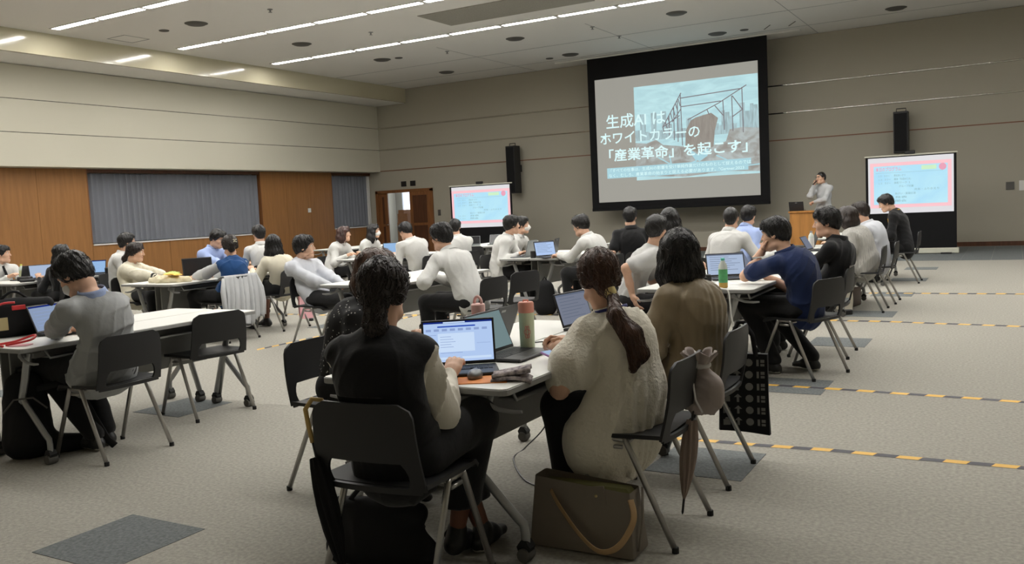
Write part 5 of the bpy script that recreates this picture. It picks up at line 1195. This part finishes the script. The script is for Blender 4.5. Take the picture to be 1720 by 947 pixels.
# ------------------------------------------------------------------ bags, coat and umbrellas
M_taupe = mat('bag_taupe', srgb(128, 118, 106), .6, bump=(140, .15, .002)); M_strap = mat('strap_tan', srgb(178, 146, 104), .6); M_olive = mat('scarf_olive', srgb(110, 108, 66), .8)
t = thing('handbag', 'taupe structured handbag with tan strap on the carpet beside the woman in cream', 'handbag', (-1.49, 3.10, 0), rad(1))
def trap(x, z): return (x*(1+.05*(.33-z)/.33), z)
def hb(y): return [(-.225, y*1.0, .004), (.225, y, .004), (.205, y*.62, .255), (-.205, y*.62, .285)]
mb = MB(); A_ = [hb(-.085), hb(.085)]; v_ = A_[0]+A_[1]
mb.add(v_, [(0, 1, 2, 3), (7, 6, 5, 4), (4, 5, 1, 0), (1, 5, 6, 2), (4, 0, 3, 7)]); me = mb.build('body', M_taupe, t, bevel=.012, seg=2, smooth=50)
MB().bb(-.19, .195, -.04, .04, .22, .262).build('inner_cloth', M_olive, t, bevel=.015)
MB().tube(spl([(-.13, -.060, .235), (-.08, -.085, .18), (.02, -.12, .09), (.11, -.14, .045), (.19, -.14, .08), (.235, -.10, .17), (.21, -.06, .235)]), .012, 8, flat=.2).build('strap', M_strap, t, smooth='all')
MB().prism([(-.05, .0), (.05, 0), (.04, .07), (-.03, .06)], -.004, .004, R=RXZ, c=(.06, -.058, .205)).build('flap', M_taupe, t)
MB().lathe([(.006, 0), (.006, .004), (.003, .006)], (.07, -.066, .235), 10, R=rotm(PI/2, 0, 0)).build('snap', M_gold, t)
MB().tube([(.232, -.05, .03), (.235, 0, .15), (.225, .03, .26)], .010, 6, flat=.3).build('side_seam', M_taupe, t, smooth='all')
# black bag and umbrella at the nearest chair
t = thing('shoulder_bag', 'black soft bag on the carpet under the nearest chair', 'bag', (-2.16, 2.62, 0), rad(8))
g = F().cone((-.17, 0, .06), (.17, 0, .06), .075, .075, .03).cone((-.17, 0, .22), (.17, 0, .22), .045, .045, .03).ell((0, 0, .13), (.2, .075, .13), k=.04); ff = folds(93, .012, 50)
V, Q = net(lambda q: np.maximum(g(q)-ff(q), .002-q[:, 2]), (-.3, -.16, -.02), (.3, .16, .38), .009, slack=.025); nobj('body', V, Q, M_blackm, t)
MB().tube([(-.12+.24*k/12, -.02, .25+.09*math.sin(PI*k/12)) for k in range(13)], .010, 6, flat=.5).build('strap', M_blackm, t, smooth='all')
def umbrella(top, tip, label, m, r, hook, hookm):
    t = thing('umbrella', label, 'umbrella', top); a = np.zeros(3); b = np.array(tip)-np.array(top); L = np.linalg.norm(b); u = unit(b)
    e1 = unit(np.cross(u, [1, .2, 0])); e2 = np.cross(u, e1)
    def cf(p, v):
        an = p*2*PI; rr = r*(math.sin(PI*min(1, .18+v*.86))**.8)*(1+.22*math.cos(8*an+v*5)); return a+b*(.10+.82*v)+(e1*math.cos(an)+e2*math.sin(an))*rr
    MB().sheet(cf, 48, 14).build('canopy', m, t, smooth='all')
    MB().tube([a, b*.98, b], [.005, .005, .002], 8).build('shaft', M_black, t, smooth='all')
    MB().tube([np.array(p) for p in hook], .009, 8).build('handle', hookm, t, smooth='all'); return t
umbrella((-2.15, 2.27, .58), (-2.02, 2.26, .05), 'black folded umbrella hooked on the nearest chair', M_blackm, .034, [(0, 0, 0), (-.005, -.01, .06), (-.01, -.015, .12), (.01, .0, .155), (.04, .015, .15), (.05, .02, .12)], mat('cane_wood', srgb(190, 160, 96), .5))
# drawstring bag and pink-grey umbrella on the chair of the woman in cream
M_dust = mat('cloth_dusty', srgb(158, 146, 140), .75, bump=(20, .4, .008)); M_rib = mat('ribbon_grey', srgb(196, 192, 190), .5)
t = thing('drawstring_bag', 'dusty grey drawstring bag hanging from the chair of the woman in cream', 'bag', (-1.14, 3.50, .555), rad(-20))
g = F().ell((0, 0, 0), (.115, .07, .085), k=.03).ell((.03, 0, .05), (.08, .06, .06), k=.04).cone((0, 0, .06), (.0, 0, .13), .06, .04, .03); ff = folds(95, .022, 110)
V, Q = net(lambda q: g(q)-ff(q), (-.18, -.14, -.16), (.18, .14, .29), .006, slack=.03); nobj('pouch', V, Q, M_dust, t)
MB().lathe([(.040, .115), (.047, .122), (.047, .132), (.040, .138)], n=16).build('drawstring', M_rib, t, smooth='all')
MB().sheet(lambda u, v: ((.036+.038*v+.010*v*math.sin(u*2*PI*9))*math.cos(2*PI*u), (.036+.030*v+.010*v*math.sin(u*2*PI*9+1))*math.sin(2*PI*u), .125+.055*v+.012*v*math.sin(u*2*PI*5)), 72, 5, .002).build('ruffle', M_dust, t, smooth='all')
MB().tube([(.02, -.04, .15), (.03, -.085, .08), (.045, -.09, .0), (.07, -.08, -.05)], .008, 6, flat=.3).build('ribbon', M_rib, t, smooth='all')
MB().tube([(0, 0, .13), (-.04, .03, .16), (-.06, .04, .17)], .008, 6).build('loop', M_rib, t, smooth='all')
umbrella((-1.16, 3.46, .50), (-1.20, 3.40, .07), 'dusty pink folded umbrella hanging below the drawstring bag', mat('umbrella_pinkgrey', srgb(150, 132, 122), .7), .030, [(0, 0, 0), (0, 0, .05), (.0, .02, .09)], M_dust)
# patterned tote
t = thing('tote_bag', 'black tote bag printed with small pale pictograms hanging from a chair corner', 'bag', (-1.22, 4.45, .16), rad(12))
def tb(u, v): return ((u-.5)*.25*(1-.04*v), .012*math.sin(PI*u)+.006*math.sin(5*v+4*u), .40*v-.02*u*(1-v))
MB().sheet(tb, 12, 14, .028).build('body', M_blackm, t, smooth=60)
for s in (-1, 1): MB().tube([(-.07, s*.01+.0, .39), (-.05, s*.012, .50), (-.02, .005, .565), (.01, .005, .565), (.05, s*.012, .50), (.065, s*.01, .39)], .013, 6, flat=.25).build('handle', M_blackm, t, smooth='all')
M_pic = mat('pictogram_grey', srgb(128, 128, 124), .8); random.seed(12)
for r in range(6):
    for c in range(4):
        x = -.088+.058*c; z = .045+.062*r; mb = MB(); k = (r*5+c*3) % 5; y = lambda xx, zz: (tb(xx/.25+.5, (zz+.0)/.40)[1]-.0015)
        def pq(pts): mb.add([(x+a, y(x+a, z+b), z+b) for a, b in pts], [tuple(range(len(pts)))])
        if k == 0: pq([(-.018, -.018), (.018, -.018), (.018, .012), (-.018, .012)]); pq([(-.010, .013), (.010, .013), (.006, .022), (-.006, .022)])
        elif k == 1: pq([(.02*math.cos(a), .02*math.sin(a)) for a in np.linspace(0, 2*PI, 13)[:-1]])
        elif k == 2: pq([(-.02, -.016), (.02, -.016), (.015, .004), (-.015, .004)]); pq([(-.011, .006), (-.003, .006), (-.003, .02), (-.011, .02)]); pq([(.003, .006), (.011, .006), (.011, .02), (.003, .02)])
        elif k == 3: pq([(-.006, -.02), (.006, -.02), (.006, .006), (-.006, .006)]); pq([(-.02, .006), (.02, .006), (0, .024)])
        else: pq([(-.02, -.018), (-.008, -.018), (-.008, .016), (-.02, .016)]); pq([(.0, -.018), (.02, -.018), (.02, -.006), (.0, -.006)]); pq([(.0, .0), (.02, .0), (.02, .016), (.0, .016)])
        mb.build('pictogram', M_pic, t)
# jacket over a chair
t = thing('jacket', 'pale grey jacket draped over the chair of the blue knit vest', 'jacket', (-7.89, 7.10, 0), rad(90))
ff = folds(97, .03, 55)
def jk(u, v):
    x = (u-.5)*(.47+.10*v); 
    if v < .12: y = -.10-.13*(v/.12); z = .70+.055*math.sin(PI/2*v/.12)
    else: w_ = (v-.12)/.88; y = -.235-.03*w_-.02*math.sin(PI*w_); z = .755-.55*w_+.05*math.sin(u*9)*w_
    d = .030*math.sin(u*23+2*v)*min(1, v*2.2)*(.4+.6*v)+.012*math.sin(u*47+5*v)*v
    return (x, y-abs(d), z)
MB().sheet(jk, 64, 24, .008).build('back', C_jacket, t, smooth='all')
for s in (-1, 1):
    MB().tube([(s*.22, -.22, .72), (s*.265, -.245, .58), (s*.275, -.265, .42), (s*.255, -.275, .27)], [.045, .055, .05, .045], 12, flat=.55).build('sleeve', C_jacket, t, smooth='all')
MB().tube([(-.10, -.12, .735), (-.04, -.20, .772), (.04, -.20, .772), (.10, -.12, .735)], .018, 8).build('collar', C_jacket, t, smooth='all')
# pink bag at the chair behind
M_pb = mat('bag_pink', srgb(236, 178, 184), .6); t = thing('pink_bag', 'pink bag with a small cartoon-free face hanging under the chair of the cream knit top', 'bag', (-7.74, 8.24, .10), rad(60)); t['label'] = 'pale pink bag hanging from the chair of the woman in the cream knit'
def pb(u, v): return ((u-.5)*.19, .02*math.sin(PI*u)*math.sin(PI*v), .30*v)
MB().sheet(pb, 10, 10, .035).build('body', M_pb, t, smooth=60); MB().tube([(-.05, -.005, .29), (-.03, -.0, .37), (.03, 0, .37), (.05, -.005, .29)], .007, 6).build('handle', M_pb, t, smooth='all'); MB().lathe([(.0, -.02), (.03, -.015), (.03, .015), (.0, .02)], (.04, 0, -.02), 10).build('black_charm', M_black, t, smooth='all')
# backpack
t = thing('backpack', 'black backpack on the carpet under the front left table', 'backpack', (-5.20, 3.06, 0), rad(60))
g = F().cone((0, 0, .12), (0, .01, .40), .15, .115, .05, ((0, 1, 0), .72)).cone((0, -.08, .12), (0, -.07, .24), .10, .09, .03, ((0, 1, 0), .6)).ell((0, 0, .46), (.09, .07, .06), k=.05).cone((.12, 0, .06), (.34, -.03, .05), .07, .05, .05); ff = folds(99, .014, 46)
V, Q = net(lambda q: np.maximum(g(q)-ff(q), .002-q[:, 2]), (-.3, -.26, -.02), (.5, .2, .58), .010, slack=.03); nobj('body', V, Q, M_blackm, t)
MB().tube([(.06, -.08, .42), (.18, -.10, .44), (.30, -.12, .36), (.36, -.12, .2), (.42, -.12, .06), (.46, -.12, .012)], .022, 8, flat=.22).build('strap', M_blackm, t, smooth='all')
MB().tube([(-.12, -.085, .30), (-.06, -.125, .38), (.04, -.13, .38), (.11, -.09, .30)], .006, 6).build('zip', M_dgrey, t, smooth='all'); MB().tube([(-.04, 0, .50), (-.03, 0, .55), (.03, 0, .55), (.04, 0, .50)], .009, 6).build('grab_handle', M_blackm, t, smooth='all')
# bags under the third row right table
t = thing('tote_bag', 'off-white tote bag standing on the carpet by the third row right chairs', 'bag', (-1.70, 10.22, 0), rad(20))
def wb(u, v): return ((u-.5)*.26*(1-.1*v), .03*math.sin(PI*u)*math.sin(PI*(.2+.8*v)), .05+.33*v)
MB().sheet(wb, 10, 10, .09).build('body', mat('canvas_offwhite', srgb(206, 200, 184), .85, bump=(30, .3, .005)), t, smooth=60); MB().bb(-.13, .13, -.02, .11, 0, .06).build('base', M_black, t, bevel=.01)
t = thing('briefcase', 'dark brown bag on the carpet beyond the off-white tote', 'bag', (-1.70, 11.0, 0), rad(80))
MB().bb(-.19, .19, -.06, .06, .002, .22).build('body', mat('leather_brown', srgb(58, 42, 34), .5), t, bevel=.03, seg=2, smooth=50); MB().tube([(-.07, 0, .22), (-.05, 0, .27), (.05, 0, .27), (.07, 0, .22)], .009, 6).build('handle', M_black, t, smooth='all')
t = thing('rucksack', 'black rucksack on the carpet under the third row centre table', 'backpack', (-5.15, 9.75, 0), rad(10))
g = F().cone((0, 0, .12), (0, 0, .32), .15, .12, .05, ((0, 1, 0), .7)); V, Q = net(lambda q: np.maximum(g(q), .002-q[:, 2]), (-.22, -.18, -.02), (.22, .18, .48), .012, slack=.02); nobj('body', V, Q, M_blackm, t); MB().tube([(-.03, 0, .43), (0, 0, .48), (.03, 0, .43)], .008, 6).build('grab_handle', M_blackm, t, smooth='all')
